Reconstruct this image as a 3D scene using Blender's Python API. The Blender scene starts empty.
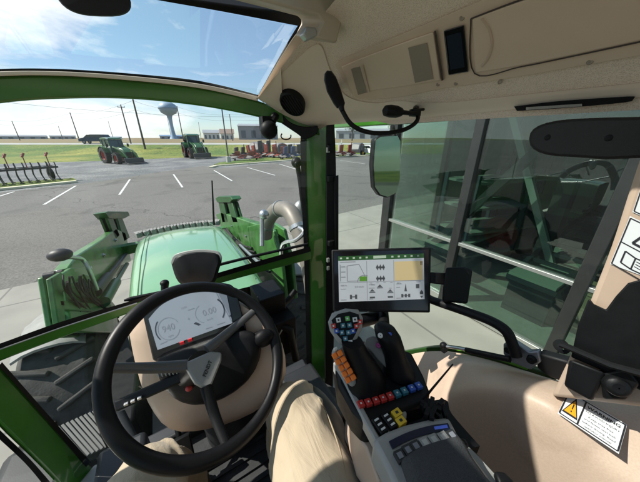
import bpy, bmesh, math, random
from mathutils import Vector, Matrix
from mathutils.bvhtree import BVHTree
random.seed(7)
R = math.radians
H = 2.85                       # eye height above the ground
YAW, PITCH, F = R(31.5), R(22.4), 250.0
C0 = Vector((0, 0, H))
col = bpy.context.scene.collection

# ------------------------------------------------------------------ measuring helpers (photo measurements -> metres)
def ray(px, py):
    x, up = px - 320.0, 241.0 - py
    y = F * math.cos(PITCH) + up * math.sin(PITCH)
    z = -F * math.sin(PITCH) + up * math.cos(PITCH)
    return Vector((x * math.cos(YAW) + y * math.sin(YAW), -x * math.sin(YAW) + y * math.cos(YAW), z))
def pZ(px, py, z): r = ray(px, py); return C0 + r * ((z - H) / r.z)
def pX(px, py, x): r = ray(px, py); return C0 + r * (x / r.x)
def pY(px, py, y): r = ray(px, py); return C0 + r * (y / r.y)
def pC(px, py, d): return C0 + ray(px, py) * (d / F)
def pA(px, py, az, d):         # upright plane facing azimuth az at distance d
    r = ray(px, py); n = Vector((math.sin(R(az)), math.cos(R(az)), 0)); return C0 + r * (d / r.dot(n))
def G(px, py): return pZ(px, py, 0)
def pW(px, py, dy=0.0):        # bowed windscreen surface
    y = 1.0
    for _ in range(4):
        p = pY(px, py, y); y = 1.05 - 0.22 * p.x ** 2 + 0.03 * (p.z - H) + dy
    return pY(px, py, y)
def at(px, dist, z=0.0):       # a spot at a ground distance, seen in picture column px
    r = ray(px, 138); h = Vector((r.x, r.y, 0)).normalized(); return Vector((h.x * dist, h.y * dist, z))
def hgt(px, py, dist):         # height of picture point at that distance
    r = ray(px, py); return H + r.z / math.hypot(r.x, r.y) * dist

# ------------------------------------------------------------------ materials
MATS = {}
def newmat(name):
    m = bpy.data.materials.new(name); m.use_nodes = True
    nt = m.node_tree; return m, nt, nt.nodes['Principled BSDF']
def mat(name, c, rough=.5, metal=0, var=0, scale=8, bump=0, bscale=80, bdist=.001, emis=0, coat=0, c2=None, rvar=0, spec=None, detail=5, coords='Object'):
    if name in MATS: return MATS[name]
    m, nt, b = newmat(name)
    b.inputs['Base Color'].default_value = (*c, 1); b.inputs['Roughness'].default_value = rough
    b.inputs['Metallic'].default_value = metal; b.inputs['Coat Weight'].default_value = coat; b.inputs['Coat Roughness'].default_value = .08
    if spec is not None: b.inputs['Specular IOR Level'].default_value = spec
    L = nt.links; tc = nt.nodes.new('ShaderNodeTexCoord')
    if var or c2 or rvar:
        n = nt.nodes.new('ShaderNodeTexNoise'); n.inputs['Scale'].default_value = scale; n.inputs['Detail'].default_value = detail
        n.inputs['Roughness'].default_value = .65
        L.new(tc.outputs[coords], n.inputs['Vector'])
        if var or c2:
            r = nt.nodes.new('ShaderNodeValToRGB'); L.new(n.outputs['Fac'], r.inputs['Fac'])
            r.color_ramp.elements[0].position = .32; r.color_ramp.elements[1].position = .68
            a = c if c2 else [max(0, x * (1 - var)) for x in c]; d = c2 if c2 else [min(1, x * (1 + var)) for x in c]
            r.color_ramp.elements[0].color = (*a, 1); r.color_ramp.elements[1].color = (*d, 1)
            L.new(r.outputs['Color'], b.inputs['Base Color'])
        if rvar:
            mr = nt.nodes.new('ShaderNodeMapRange'); L.new(n.outputs['Fac'], mr.inputs['Value'])
            mr.inputs['From Min'].default_value = .3; mr.inputs['From Max'].default_value = .7
            mr.inputs['To Min'].default_value = max(0, rough - rvar); mr.inputs['To Max'].default_value = min(1, rough + rvar)
            L.new(mr.outputs[0], b.inputs['Roughness'])
    if bump:
        n2 = nt.nodes.new('ShaderNodeTexNoise'); n2.inputs['Scale'].default_value = bscale; n2.inputs['Detail'].default_value = 3
        L.new(tc.outputs[coords], n2.inputs['Vector'])
        bp = nt.nodes.new('ShaderNodeBump'); bp.inputs['Strength'].default_value = bump; bp.inputs['Distance'].default_value = bdist
        L.new(n2.outputs['Fac'], bp.inputs['Height']); L.new(bp.outputs[0], b.inputs['Normal'])
    if emis:
        b.inputs['Emission Color'].default_value = (*c, 1); b.inputs['Emission Strength'].default_value = emis
    MATS[name] = m; return m
def glass(name, tint, base=.04, edge=.6, rough=.0, film=0.0):
    m = bpy.data.materials.new(name); m.use_nodes = True; nt = m.node_tree; nt.nodes.clear(); L = nt.links
    o = nt.nodes.new('ShaderNodeOutputMaterial'); t = nt.nodes.new('ShaderNodeBsdfTransparent'); g = nt.nodes.new('ShaderNodeBsdfGlossy')
    t.inputs[0].default_value = (*tint, 1); g.inputs['Roughness'].default_value = rough; g.inputs['Color'].default_value = (.9, .95, .95, 1)
    lw = nt.nodes.new('ShaderNodeLayerWeight'); lw.inputs['Blend'].default_value = .35
    mr = nt.nodes.new('ShaderNodeMapRange'); mr.inputs['To Min'].default_value = base; mr.inputs['To Max'].default_value = edge
    L.new(lw.outputs['Fresnel'], mr.inputs['Value'])
    mx = nt.nodes.new('ShaderNodeMixShader'); L.new(mr.outputs[0], mx.inputs[0]); L.new(t.outputs[0], mx.inputs[1]); L.new(g.outputs[0], mx.inputs[2])
    last = mx
    if film:                   # a thin film of dust with smears
        d = nt.nodes.new('ShaderNodeBsdfDiffuse'); d.inputs[0].default_value = (.6, .6, .57, 1)
        tc = nt.nodes.new('ShaderNodeTexCoord'); n = nt.nodes.new('ShaderNodeTexNoise'); n.inputs['Scale'].default_value = 3.5; n.inputs['Detail'].default_value = 6
        L.new(tc.outputs['Object'], n.inputs['Vector'])
        r = nt.nodes.new('ShaderNodeMapRange'); L.new(n.outputs['Fac'], r.inputs['Value'])
        r.inputs['From Min'].default_value = .4; r.inputs['From Max'].default_value = .75; r.inputs['To Min'].default_value = film * .3; r.inputs['To Max'].default_value = film
        m2 = nt.nodes.new('ShaderNodeMixShader'); L.new(r.outputs[0], m2.inputs[0]); L.new(mx.outputs[0], m2.inputs[1]); L.new(d.outputs[0], m2.inputs[2]); last = m2
    L.new(last.outputs[0], o.inputs['Surface']); MATS[name] = m; return m
def checker_fabric(name, c, c2, scale):
    m, nt, b = newmat(name); L = nt.links; b.inputs['Roughness'].default_value = .9
    tc = nt.nodes.new('ShaderNodeTexCoord'); v = nt.nodes.new('ShaderNodeTexVoronoi'); v.inputs['Scale'].default_value = scale
    L.new(tc.outputs['Object'], v.inputs['Vector'])
    r = nt.nodes.new('ShaderNodeValToRGB'); L.new(v.outputs['Distance'], r.inputs['Fac'])
    r.color_ramp.elements[0].color = (*c2, 1); r.color_ramp.elements[1].color = (*c, 1); r.color_ramp.elements[0].position = .12; r.color_ramp.elements[1].position = .5
    L.new(r.outputs['Color'], b.inputs['Base Color'])
    bp = nt.nodes.new('ShaderNodeBump'); bp.inputs['Strength'].default_value = .5; bp.inputs['Distance'].default_value = .0015
    L.new(v.outputs['Distance'], bp.inputs['Height']); L.new(bp.outputs[0], b.inputs['Normal']); MATS[name] = m; return m

LINER = None
BEIGE = mat('beige plastic', (.52, .385, .29), .48, var=.05, scale=5, bump=.25, bscale=700, bdist=.0004, rvar=.07)
BEIGE3 = mat('overhead plastic', (.64, .49, .375), .5, var=.04, scale=5, bump=.25, bscale=700, bdist=.0004)
BEIGE2 = mat('pale trim plastic', (.76, .635, .515), .5, var=.04, scale=5, bump=.2, bscale=600, bdist=.0004)
TAUPE = mat('taupe vent plastic', (.27, .22, .17), .6, bump=.5, bscale=900, bdist=.0006)
LINER = checker_fabric('liner fabric', (.76, .63, .515), (.52, .42, .335), 480)
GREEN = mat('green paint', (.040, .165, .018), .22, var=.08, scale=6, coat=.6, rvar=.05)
HOODG = mat('hood green with sky sheen', (.17, .36, .19), .36, var=.05, scale=3, coat=1, rvar=.06)  # tractor green with the sky's pale reflection put into the base colour
LOADG = mat('loader paint', (.042, .155, .03), .4, var=.35, scale=7, coat=.3, rvar=.1)
BLK = mat('black plastic', (.007, .0072, .008), .5, spec=.22, var=.2, scale=20, bump=.25, bscale=500, bdist=.0004, rvar=.08)
RUB = mat('rubber', (.018, .018, .018), .75, var=.4, scale=18, bump=.4, bscale=90, bdist=.002)
GLOSSB = mat('gloss black', (.006, .006, .007), .12)
LEATH = mat('rim leather', (.007, .007, .008), .42, spec=.28, var=.1, scale=40, bump=.35, bscale=900, bdist=.0003, rvar=.05)
SILV = mat('silver plastic', (.42, .42, .41), .38, metal=.55, var=.05, scale=30)
GREYP = mat('grey plastic', (.30, .30, .285), .45, var=.06, scale=12, bump=.2, bscale=600, bdist=.0004)
DKGREY = mat('charcoal plastic', (.022, .023, .026), .5, var=.15, scale=12, bump=.3, bscale=500, bdist=.0005)
STEEL = mat('zinc steel', (.5, .51, .52), .35, metal=.9, var=.1, scale=15)
PIPE = mat('exhaust steel', (.20, .18, .155), .5, metal=.2, var=.15, scale=12)
KHAKI = None
WHITE = mat('white paint', (.8, .8, .78), .5, var=.05, scale=4)
RED = mat('red paint', (.5, .03, .02), .4, var=.15, scale=5)
BTNR = mat('red key', (.5, .035, .03), .35); BTNB = mat('blue key', (.03, .09, .42), .35); BTNT = mat('teal key', (.03, .16, .22), .35)
BTNY = mat('yellow key', (.72, .48, .03), .4); BTNO = mat('orange key', (.85, .19, .015), .4); BTNW = mat('white key', (.66, .66, .63), .4)
BTNG = mat('green key', (.10, .4, .08), .4)
PAPER = mat('sticker white', (.74, .75, .76), .4); INK = mat('sticker ink', (.02, .02, .025), .5)
DUST = mat('dusty fender plastic', (.25, .25, .235), .6, var=.15, scale=9)
WG = glass('cab glass', (.95, .975, .955), .015, .40, film=.022)
DG = glass('door glass', (.82, .90, .85), .012, .22, film=.010)
RG = glass('roof glass', (.95, .98, .98), .01, .10)
MIRR = mat('mirror face', (.15, .21, .155), .03, metal=1)  # dark green tint stands in for the tractor reflected in the mirror

# ------------------------------------------------------------------ mesh builder
class MB:
    def __init__(s): s.v = []; s.f = []; s.mi = []
    def add(s, vs, fs, m=0):
        n = len(s.v); s.v += [Vector(v) for v in vs]; s.f += [tuple(i + n for i in f) for f in fs]; s.mi += [m] * len(fs); return s
    def box(s, c, d, rot=None, m=0):
        c = Vector(c); x, y, z = d[0] / 2, d[1] / 2, d[2] / 2
        vs = [Vector((a * x, b * y, e * z)) for a in (-1, 1) for b in (-1, 1) for e in (-1, 1)]
        if rot is not None: vs = [rot @ v for v in vs]
        return s.add([c + v for v in vs], [(0, 1, 3, 2), (4, 6, 7, 5), (0, 4, 5, 1), (2, 3, 7, 6), (0, 2, 6, 4), (1, 5, 7, 3)], m)
    def beam(s, a, b, w, h, up=(0, 0, 1), m=0):
        a, b = Vector(a), Vector(b); d = b - a; L = d.length; y = d.normalized(); x = y.cross(Vector(up))
        if x.length < 1e-4: x = y.cross(Vector((1, 0, 0)))
        x.normalize(); z = x.cross(y)
        return s.box((a + b) / 2, (w, L, h), Matrix((x, y, z)).transposed(), m)
    def tube(s, pts, r, n=10, m=0, caps=True):
        pts = [Vector(p) for p in pts]; k = len(pts); rs = r if isinstance(r, (list, tuple)) else [r] * k
        vs = []; fs = []; pu = None
        for i, p in enumerate(pts):
            t = (pts[min(i + 1, k - 1)] - pts[max(i - 1, 0)]).normalized()
            if pu is None: pu = t.orthogonal().normalized()
            u = (pu - t * pu.dot(t)).normalized(); pu = u; w = t.cross(u)
            for j in range(n):
                a = 2 * math.pi * j / n; vs.append(p + (u * math.cos(a) + w * math.sin(a)) * rs[i])
        for i in range(k - 1):
            for j in range(n): fs.append((i * n + j, i * n + (j + 1) % n, (i + 1) * n + (j + 1) % n, (i + 1) * n + j))
        if caps: fs.append(tuple(range(n))[::-1]); fs.append(tuple((k - 1) * n + j for j in range(n)))
        return s.add(vs, fs, m)
    def prism(s, poly, push, m=0):
        poly = [Vector(p) for p in poly]; n = len(poly)
        back = [p + (push(p) if callable(push) else Vector(push)) for p in poly]
        fs = [tuple(range(n)), tuple(range(2 * n - 1, n - 1, -1))] + [(i, n + i, n + (i + 1) % n, (i + 1) % n) for i in range(n)]
        return s.add(poly + back, fs, m)
    def grid(s, rows, m=0, wrap=False):
        nr, nc = len(rows), len(rows[0]); vs = [Vector(p) for r in rows for p in r]; fs = []
        for i in range(nr - 1):
            for j in range(nc if wrap else nc - 1):
                k = (j + 1) % nc; fs.append((i * nc + j, i * nc + k, (i + 1) * nc + k, (i + 1) * nc + j))
        return s.add(vs, fs, m)
    def slab(s, rows, push, m=0):       # closed slab from a grid of points, pushed to the back
        nr, nc = len(rows), len(rows[0]); f = [Vector(p) for r in rows for p in r]
        b = [p + (push(p) if callable(push) else Vector(push)) for p in f]; N = nr * nc; fs = []
        for i in range(nr - 1):
            for j in range(nc - 1):
                q = (i * nc + j, i * nc + j + 1, (i + 1) * nc + j + 1, (i + 1) * nc + j)
                fs.append(q); fs.append(tuple(N + x for x in q[::-1]))
        edge = [j for j in range(nc)] + [i * nc + nc - 1 for i in range(1, nr)] + [(nr - 1) * nc + j for j in range(nc - 2, -1, -1)] + [i * nc for i in range(nr - 2, 0, -1)]
        for a, c in zip(edge, edge[1:] + edge[:1]): fs.append((a, a + N, c + N, c))
        return s.add(f + b, fs, m)
    def loft(s, rings, m=0, caps=True):
        n = len(rings[0]); s.grid(rings, m, wrap=True); k = len(s.v) - n * len(rings)
        if caps: s.f.append(tuple(k + j for j in range(n))[::-1]); s.f.append(tuple(k + (len(rings) - 1) * n + j for j in range(n))); s.mi += [m, m]
        return s
    def lathe(s, prof, c, ax, n=32, m=0):
        c = Vector(c); ax = Vector(ax).normalized(); u = ax.orthogonal().normalized(); w = ax.cross(u)
        rows = [[c + ax * h + (u * math.cos(2 * math.pi * j / n) + w * math.sin(2 * math.pi * j / n)) * r for j in range(n)] for r, h in prof]
        return s.grid(rows, m, wrap=True)
    def ell(s, c, d, rot=None, n=20, m=0):
        c = Vector(c); rows = []
        for i in range(n // 2 + 1):
            a = math.pi * i / (n // 2); rr = max(math.sin(a), 1e-3)
            ring = [Vector((rr * math.cos(2 * math.pi * j / n) * d[0], rr * math.sin(2 * math.pi * j / n) * d[1], math.cos(a) * d[2])) for j in range(n)]
            rows.append([c + (rot @ v if rot is not None else v) for v in ring])
        return s.grid(rows, m, wrap=True)
    def build(s, name, mats, parent=None, smooth=40, bevel=0, sub=0, label=None, fix=True, weld=False):
        me = bpy.data.meshes.new(name); off = Vector((0, 0, 0)); p = parent
        while p is not None: off += p.location; p = p.parent
        me.from_pydata([tuple(v - off) for v in s.v], [], s.f)
        mats = mats if isinstance(mats, (list, tuple)) else [mats]
        for m in mats: me.materials.append(m)
        me.polygons.foreach_set('material_index', s.mi); me.update()
        if fix or weld:
            bm = bmesh.new(); bm.from_mesh(me)
            if weld: bmesh.ops.remove_doubles(bm, verts=bm.verts, dist=1e-5)
            if fix: bmesh.ops.recalc_face_normals(bm, faces=bm.faces)
            bm.to_mesh(me); bm.free()
        o = bpy.data.objects.new(name, me); col.objects.link(o)
        if parent is not None: o.parent = parent
        if bevel:
            b = o.modifiers.new('bevel', 'BEVEL'); b.width = bevel; b.segments = 2; b.limit_method = 'ANGLE'; b.angle_limit = R(35)
        if sub:
            q = o.modifiers.new('sub', 'SUBSURF'); q.levels = q.render_levels = sub
        if smooth:
            for pl in me.polygons: pl.use_smooth = True
            if not sub:
                bm = bmesh.new(); bm.from_mesh(me)
                for e in bm.edges:
                    if len(e.link_faces) == 2 and e.calc_face_angle(0) > R(smooth): e.smooth = False
                bm.to_mesh(me); bm.free()
        if label: o['label'] = label
        return o
def tag(o, label=None, cat=None, group=None, kind=None):
    if label: o['label'] = label
    if cat: o['category'] = cat
    if group: o['group'] = group
    if kind: o['kind'] = kind
    return o
def thing(name, label, cat, loc=(0, 0, 0), group=None):
    o = bpy.data.objects.new(name, None); col.objects.link(o); o.location = loc; o.empty_display_size = .1
    return tag(o, label, cat, group)
def kids(o): return [c for c in col.objects if c.parent == o]
def copy_tree(o, parent=None):
    c = o.copy(); col.objects.link(c); c.parent = parent
    for k in kids(o): copy_tree(k, c)
    return c
def struct(name, mb, m, **k): return tag(mb.build(name, m, **k), kind='structure')
_dg = {}
def glyphs(txt, bold=0.0):
    cu = bpy.data.curves.new('t', 'FONT'); cu.body = txt; cu.size = 1; cu.align_x = 'CENTER'; cu.align_y = 'CENTER'; cu.offset = bold; cu.resolution_u = 3
    o = bpy.data.objects.new('t', cu); col.objects.link(o); bpy.context.view_layer.update()
    me = o.evaluated_get(bpy.context.evaluated_depsgraph_get()).to_mesh()
    vs = [Vector(v.co) for v in me.vertices]; fs = [tuple(p.vertices) for p in me.polygons]
    o.to_mesh_clear(); bpy.data.objects.remove(o); bpy.data.curves.remove(cu); return vs, fs
class Face:                     # a flat local frame: u right, v down, n towards the viewer; 0..1 in both
    def __init__(s, tl, tr, bl, lift=.0008):
        s.o = Vector(tl); s.u = Vector(tr) - s.o; s.v = Vector(bl) - s.o
        s.n = s.v.cross(s.u).normalized()
        if s.n.dot(C0 - s.o) < 0: s.n = -s.n
        s.h = lift; s.asp = s.u.length / s.v.length
    def p(s, u, v, h=1.0): return s.o + s.u * u + s.v * v + s.n * (s.h * h)
    def rect(s, mb, u0, v0, u1, v1, h=1.0, m=0): return mb.add([s.p(u0, v0, h), s.p(u1, v0, h), s.p(u1, v1, h), s.p(u0, v1, h)], [(0, 1, 2, 3)], m)
    def poly(s, mb, pts, h=1.0, m=0): return mb.add([s.p(a, b, h) for a, b in pts], [tuple(range(len(pts)))], m)
    def line(s, mb, pts, w, h=1.0, m=0):
        for a, b in zip(pts, pts[1:]):
            A, B = s.p(*a, h), s.p(*b, h); d = (B - A).normalized().cross(s.n) * (w * s.v.length / 2)
            mb.add([A + d, B + d, B - d, A - d], [(0, 1, 2, 3)], m)
        return mb
    def text(s, mb, t, u, v, size, h=1.0, bold=0.0, m=0):
        vs, fs = glyphs(t, bold); uu = s.u.normalized(); vv = s.v.normalized(); k = size * s.v.length; c = s.p(u, v, h)
        return mb.add([c + uu * (q.x * k) - vv * (q.y * k) for q in vs], fs, m)
    def arc(s, mb, u, v, r, a0, a1, w, h=1.0, m=0, n=24):
        pts = [(u + r * math.cos(R(a0 + (a1 - a0) * i / n)) / s.asp, v - r * math.sin(R(a0 + (a1 - a0) * i / n))) for i in range(n + 1)]
        return s.line(mb, pts, w, h, m)
def lerp(a, b, t): return a + (b - a) * t
def spline(pts, k=6):
    pts = [Vector(p) for p in pts]; out = []
    for i in range(len(pts) - 1):
        p0, p1, p2, p3 = pts[max(i - 1, 0)], pts[i], pts[i + 1], pts[min(i + 2, len(pts) - 1)]
        for j in range(k):
            t = j / k; out.append(.5 * (2 * p1 + (p2 - p0) * t + (2 * p0 - 5 * p1 + 4 * p2 - p3) * t * t + (3 * p1 - p0 - 3 * p2 + p3) * t ** 3))
    return out + [pts[-1]]
def sp2(pts, k=5): return [(p.x, p.y) for p in spline([(a, b, 0) for a, b in pts], k)]
def aw(t): return lambda p: (p - C0).normalized() * t      # push away from the seat
def ribbon(mb, top, bot, fn, push, k=5, m=0, nv=1):        # solid strip between two measured edges
    T, B = sp2(top, k), sp2(bot, k)
    rows = [[fn(lerp(a[0], b[0], i / nv), lerp(a[1], b[1], i / nv)) for a, b in zip(T, B)] for i in range(nv + 1)]
    return mb.slab(rows, push, m)

exec_parts = []
# ================================================================== OUTSIDE
def cf(x, y, z=0.0): return Vector((x * math.cos(YAW) + y * math.sin(YAW), -x * math.sin(YAW) + y * math.cos(YAW), z))
PROF = [(-90, 0), (0, 0), (50, 0), (54, .55), (58, 1.2), (60, 1.42), (66, 1.7), (80, 1.9), (200, 1.95), (6000, 1.95)]
def prof(y):
    for (a, za), (b, zb) in zip(PROF, PROF[1:]):
        if a <= y <= b: return lerp(za, zb, (y - a) / (b - a))
    return 1.95
GRASS = mat('lawn', (.085, .145, .022), .95, c2=(.27, .30, .05), scale=.35, bump=.6, bscale=6, bdist=.05, detail=9)
ASPH = mat('asphalt', (.155, .15, .142), .9, c2=(.235, .228, .215), scale=.22, bump=.5, bscale=60, bdist=.004, detail=10)
GRAV = mat('gravel', (.14, .145, .15), .95, c2=(.32, .32, .32), scale=1.1, bump=.8, bscale=25, bdist=.03, detail=10)
FIELD = mat('field stubble', (.24, .16, .085), .95, c2=(.17, .15, .07), scale=.05, detail=8)
ROADM = mat('road grey', (.36, .35, .33), .9, var=.1, scale=.5)
def concrete():
    m, nt, b = newmat('apron concrete'); L = nt.links; tc = nt.nodes.new('ShaderNodeTexCoord')
    br = nt.nodes.new('ShaderNodeTexBrick'); br.offset = 0; br.inputs['Scale'].default_value = 1; br.inputs['Brick Width'].default_value = 3.1; br.inputs['Row Height'].default_value = 3.1
    br.inputs['Mortar Size'].default_value = .02; br.inputs['Color1'].default_value = (.32, .30, .255, 1); br.inputs['Color2'].default_value = (.29, .275, .235, 1); br.inputs['Mortar'].default_value = (.16, .15, .13, 1)
    n = nt.nodes.new('ShaderNodeTexNoise'); n.inputs['Scale'].default_value = 1.3; n.inputs['Detail'].default_value = 10
    mx = nt.nodes.new('ShaderNodeMix'); mx.data_type = 'RGBA'; mx.blend_type = 'MULTIPLY'; mx.inputs[0].default_value = .5
    L.new(tc.outputs['Object'], br.inputs['Vector']); L.new(tc.outputs['Object'], n.inputs['Vector'])
    L.new(br.outputs['Color'], mx.inputs[6]); L.new(n.outputs['Fac'], mx.inputs[7])
    g = nt.nodes.new('ShaderNodeBrightContrast'); g.inputs['Bright'].default_value = .04; L.new(mx.outputs[2], g.inputs[0]); L.new(g.outputs[0], b.inputs['Base Color'])
    b.inputs['Roughness'].default_value = .85; return m
CONC = concrete()
def layered(name, base, dark, light, big, fine, rough=.92, fstr=.35, bump=.5, bdist=.004, seam=0):
    m, nt, b = newmat(name); L = nt.links; tc = nt.nodes.new('ShaderNodeTexCoord'); b.inputs['Roughness'].default_value = rough
    def noise(sc, det=6, dist=0):
        n = nt.nodes.new('ShaderNodeTexNoise'); n.inputs['Scale'].default_value = sc; n.inputs['Detail'].default_value = det; n.inputs['Distortion'].default_value = dist; L.new(tc.outputs['Object'], n.inputs['Vector']); return n
    def mixc(f, a, c, t='MIX'):
        x = nt.nodes.new('ShaderNodeMix'); x.data_type = 'RGBA'; x.blend_type = t
        if isinstance(f, float): x.inputs[0].default_value = f
        else: L.new(f, x.inputs[0])
        for i, v in ((6, a), (7, c)):
            if isinstance(v, tuple): x.inputs[i].default_value = (*v, 1)
            else: L.new(v, x.inputs[i])
        return x.outputs[2]
    def ramp(o, p, q):
        r = nt.nodes.new('ShaderNodeMapRange'); r.inputs['From Min'].default_value = p; r.inputs['From Max'].default_value = q; L.new(o, r.inputs['Value']); return r.outputs[0]
    n1, n2, n3 = noise(big, 8, .6), noise(fine, 4), noise(big * 4.3, 6, 1.2)
    c = mixc(ramp(n1.outputs['Fac'], .4, .64), base, light); c = mixc(ramp(n3.outputs['Fac'], .56, .72), c, dark)
    g = nt.nodes.new('ShaderNodeMapRange'); g.inputs['From Min'].default_value = .3; g.inputs['From Max'].default_value = .7; g.inputs['To Min'].default_value = 1 - fstr; g.inputs['To Max'].default_value = 1 + fstr; L.new(n2.outputs['Fac'], g.inputs['Value'])
    c = mixc(1.0, c, g.outputs[0], 'MULTIPLY')
    if seam:
        v = nt.nodes.new('ShaderNodeTexVoronoi'); v.feature = 'DISTANCE_TO_EDGE'; v.inputs['Scale'].default_value = seam; n4 = noise(1.1, 6, 0)
        ad = nt.nodes.new('ShaderNodeVectorMath'); ad.operation = 'MULTIPLY_ADD'; ad.inputs[1].default_value = (1.6, 1.6, 0); L.new(n4.outputs['Color'], ad.inputs[0]); L.new(tc.outputs['Object'], ad.inputs[2]); L.new(ad.outputs[0], v.inputs['Vector'])
        k = nt.nodes.new('ShaderNodeMath'); k.operation = 'LESS_THAN'; k.inputs[1].default_value = .0016; L.new(v.outputs['Distance'], k.inputs[0]); c = mixc(k.outputs[0], c, tuple(x * .6 for x in base))
    L.new(c, b.inputs['Base Color'])
    bp = nt.nodes.new('ShaderNodeBump'); bp.inputs['Strength'].default_value = bump; bp.inputs['Distance'].default_value = bdist; L.new(n2.outputs['Fac'], bp.inputs['Height']); L.new(bp.outputs[0], b.inputs['Normal']); return m
ASPH = layered('asphalt lot', (.125, .118, .108), (.09, .086, .08), (.165, .156, .143), .10, 26, fstr=.30, bdist=.006, seam=.07)
GRASS = layered('lawn grass', (.07, .13, .018), (.045, .09, .015), (.24, .235, .045), .06, 3.2, fstr=.5, bump=.8, bdist=.06)
GRAV = layered('gravel lot', (.125, .13, .135), (.08, .083, .087), (.22, .22, .215), .3, 9, fstr=.5, bump=.9, bdist=.03)
xs = [-5000, -800, -300, -120, -60, -30, 0, 30, 60, 120, 300, 800, 5000]
mb = MB(); mb.grid([[cf(x, y, z) for x in xs] for y, z in PROF]); struct('ground', mb, GRASS)
mb = MB(); mb.grid([[cf(x, y, prof(y) + .012) for x in xs] for y in (60.3, 63, 65.8)]); struct('road', mb, ROADM, smooth=0)
mb = MB(); mb.grid([[cf(x, y, prof(y) + .015) for x in xs] for y in (68, 80, 200, 5900)]); struct('field', mb, FIELD, smooth=0)
gfar = [(-900, 260), (-160, 175), (0, 164), (50, 162.5), (100, 161), (200, 157), (300, 154.5), (420, 153.5), (640, 153.5), (900, 153.5)]
mb = MB(); far = [G(a, b) for a, b in gfar]
mb.grid([[p + Vector((0, 0, .006)) for p in far], [Vector((p.x * .02, p.y * .02 - 2, .006)) for p in far]]); struct('gravel', mb, GRAV, smooth=0)
afar = [(0, 193), (80, 184), (120, 178.5), (170, 170.5), (204, 166), (214, 169), (330, 157.5), (420, 153.9), (640, 153.9), (900, 153.9)]
ap = [G(a, b) for a, b in afar]; e_ = (ap[0] - ap[1]).normalized(); ap = [ap[0] + cf(-500, 60), ap[0] + cf(-90, 12)] + ap; mb = MB()
nearr = [Vector((-400, -300, 0)), Vector((-200, -130, 0)), Vector((-26, -30, 0)), Vector((-20, -34, 0)), Vector((-12, -36, 0)), Vector((0, -40, 0)), Vector((5, -40, 0)), Vector((10, -40, 0)), Vector((20, -40, 0)), Vector((40, -40, 0)), Vector((60, -40, 0)), Vector((90, -40, 0))]
mb.grid([[p + Vector((0, 0, .012)) for p in ap], [p + Vector((0, 0, .012)) for p in nearr]]); struct('parking_lot', mb, ASPH, smooth=0)
A, B = G(0, 291), G(380, 205); d = (B - A).normalized(); nrm = Vector((d.y, -d.x, 0))
mb = MB(); up = Vector((0, 0, .018)); q0, q1 = A - d * 14, A + d * 40
mb.add([q0 + up, q1 + up, q1 + nrm * 40 + up, q0 + nrm * 40 + up], [(0, 1, 2, 3)]); struct('concrete_pavement', mb, CONC, smooth=0)
mb = MB()
def stripe(a, b, w=.11):
    a, b = G(*a), G(*b); t = (b - a).normalized().cross(Vector((0, 0, 1))) * w / 2; z = Vector((0, 0, .017))
    mb.add([a + t + z, b + t + z, b - t + z, a - t + z], [(0, 1, 2, 3)])
for a, b in [((44, 205), (76, 186)), ((-2, 197), (14, 192)), ((119.5, 195), (130, 179.5)), ((173.5, 174.5), (182.5, 187.5)), ((214, 170.5), (232, 181)), ((247, 167.5), (275, 175.5)), ((279, 164), (298, 170)),
             ((340, 160.5), (365, 164))]: stripe(a, b)
struct('painted_markings', mb, mat('line paint', (.62, .62, .6), .7, var=.2, scale=9), smooth=0)
KERB = mat('kerb paint', (.62, .58, .42), .8, var=.15, scale=3)
def kerb(pts, w=.22, hh=.13):
    P = [G(*p) for p in pts]; m = MB()
    for a, b in zip(P, P[1:]): m.beam(a + Vector((0, 0, hh / 2 + .01)), b + Vector((0, 0, hh / 2 + .01)), w, hh)
    struct('kerb', m, KERB, bevel=.02)
kerb([(-60, 200), (0, 190.5), (77, 182.5)], .42); kerb([(211, 168), (216, 166.5), (300, 160), (345, 157), (420, 153.2)], .4)
mb = MB(); mb.prism([G(a, b) + Vector((0, 0, .03)) for a, b in ((214, 165.5), (300, 159.2), (345, 156.2), (345, 154.8), (290, 156), (240, 160.5), (220, 163))], (0, 0, .06)); struct('grass_verge', mb, GRASS, smooth=0)
mb = MB(); mb.prism([G(a, b) + Vector((0, 0, .03)) for a, b in ((-60, 199), (0, 189.6), (77, 181.6), (74, 179), (0, 184.5), (-60, 191))], (0, 0, .05)); struct('grass_island', mb, GRASS, smooth=0)

# --- far buildings
def far_shed(px0, px1, pyt, dist, wallm, roofm, label, cat='building', depth=20, roofh=.35, doors=3, z0=1.93):
    a, b = at(px0, dist, z0), at(px1, dist, z0); h = hgt((px0 + px1) / 2, pyt, dist) - z0; d = (b - a); L = d.length; d.normalize(); n = Vector((-d.y, d.x, 0))
    if n.dot(a) < 0: n = -n
    t = thing('far_building', label, cat, a + d * L / 2); up = Vector((0, 0, 1)); hw = h * (1 - roofh)
    m = MB(); m.prism([a, b, b + n * depth, a + n * depth], up * hw)
    m.build('wall', wallm, t, smooth=0)
    m = MB(); e = d * .5; o = -n * .5
    m.prism([a - e + o + up * (hw + .01), a - e + n * depth / 2 + up * h, a - e + n * (depth + .5) + up * (hw + .01)], d * (L + 1)); m.build('roof', roofm, t, smooth=0)
    for i in range(doors):
        c = a + d * (L * (i + .5) / doors) - n * .06 + up * hw * .4; m = MB(); m.beam(c - d * L / doors * .22, c + d * L / doors * .22, .08, hw * .55); m.build('door' if i % 2 else 'window', mat('far dark opening', (.09, .1, .12), .3), t, smooth=0)
    return t
WG1 = mat('far wall grey', (.38, .40, .43), .8, var=.1, scale=.1); WG2 = mat('far roof grey', (.28, .29, .31), .6, var=.1, scale=.1); WW = mat('far wall white', (.6, .6, .58), .8); RB = mat('far roof brown', (.22, .16, .13), .8)
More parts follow.
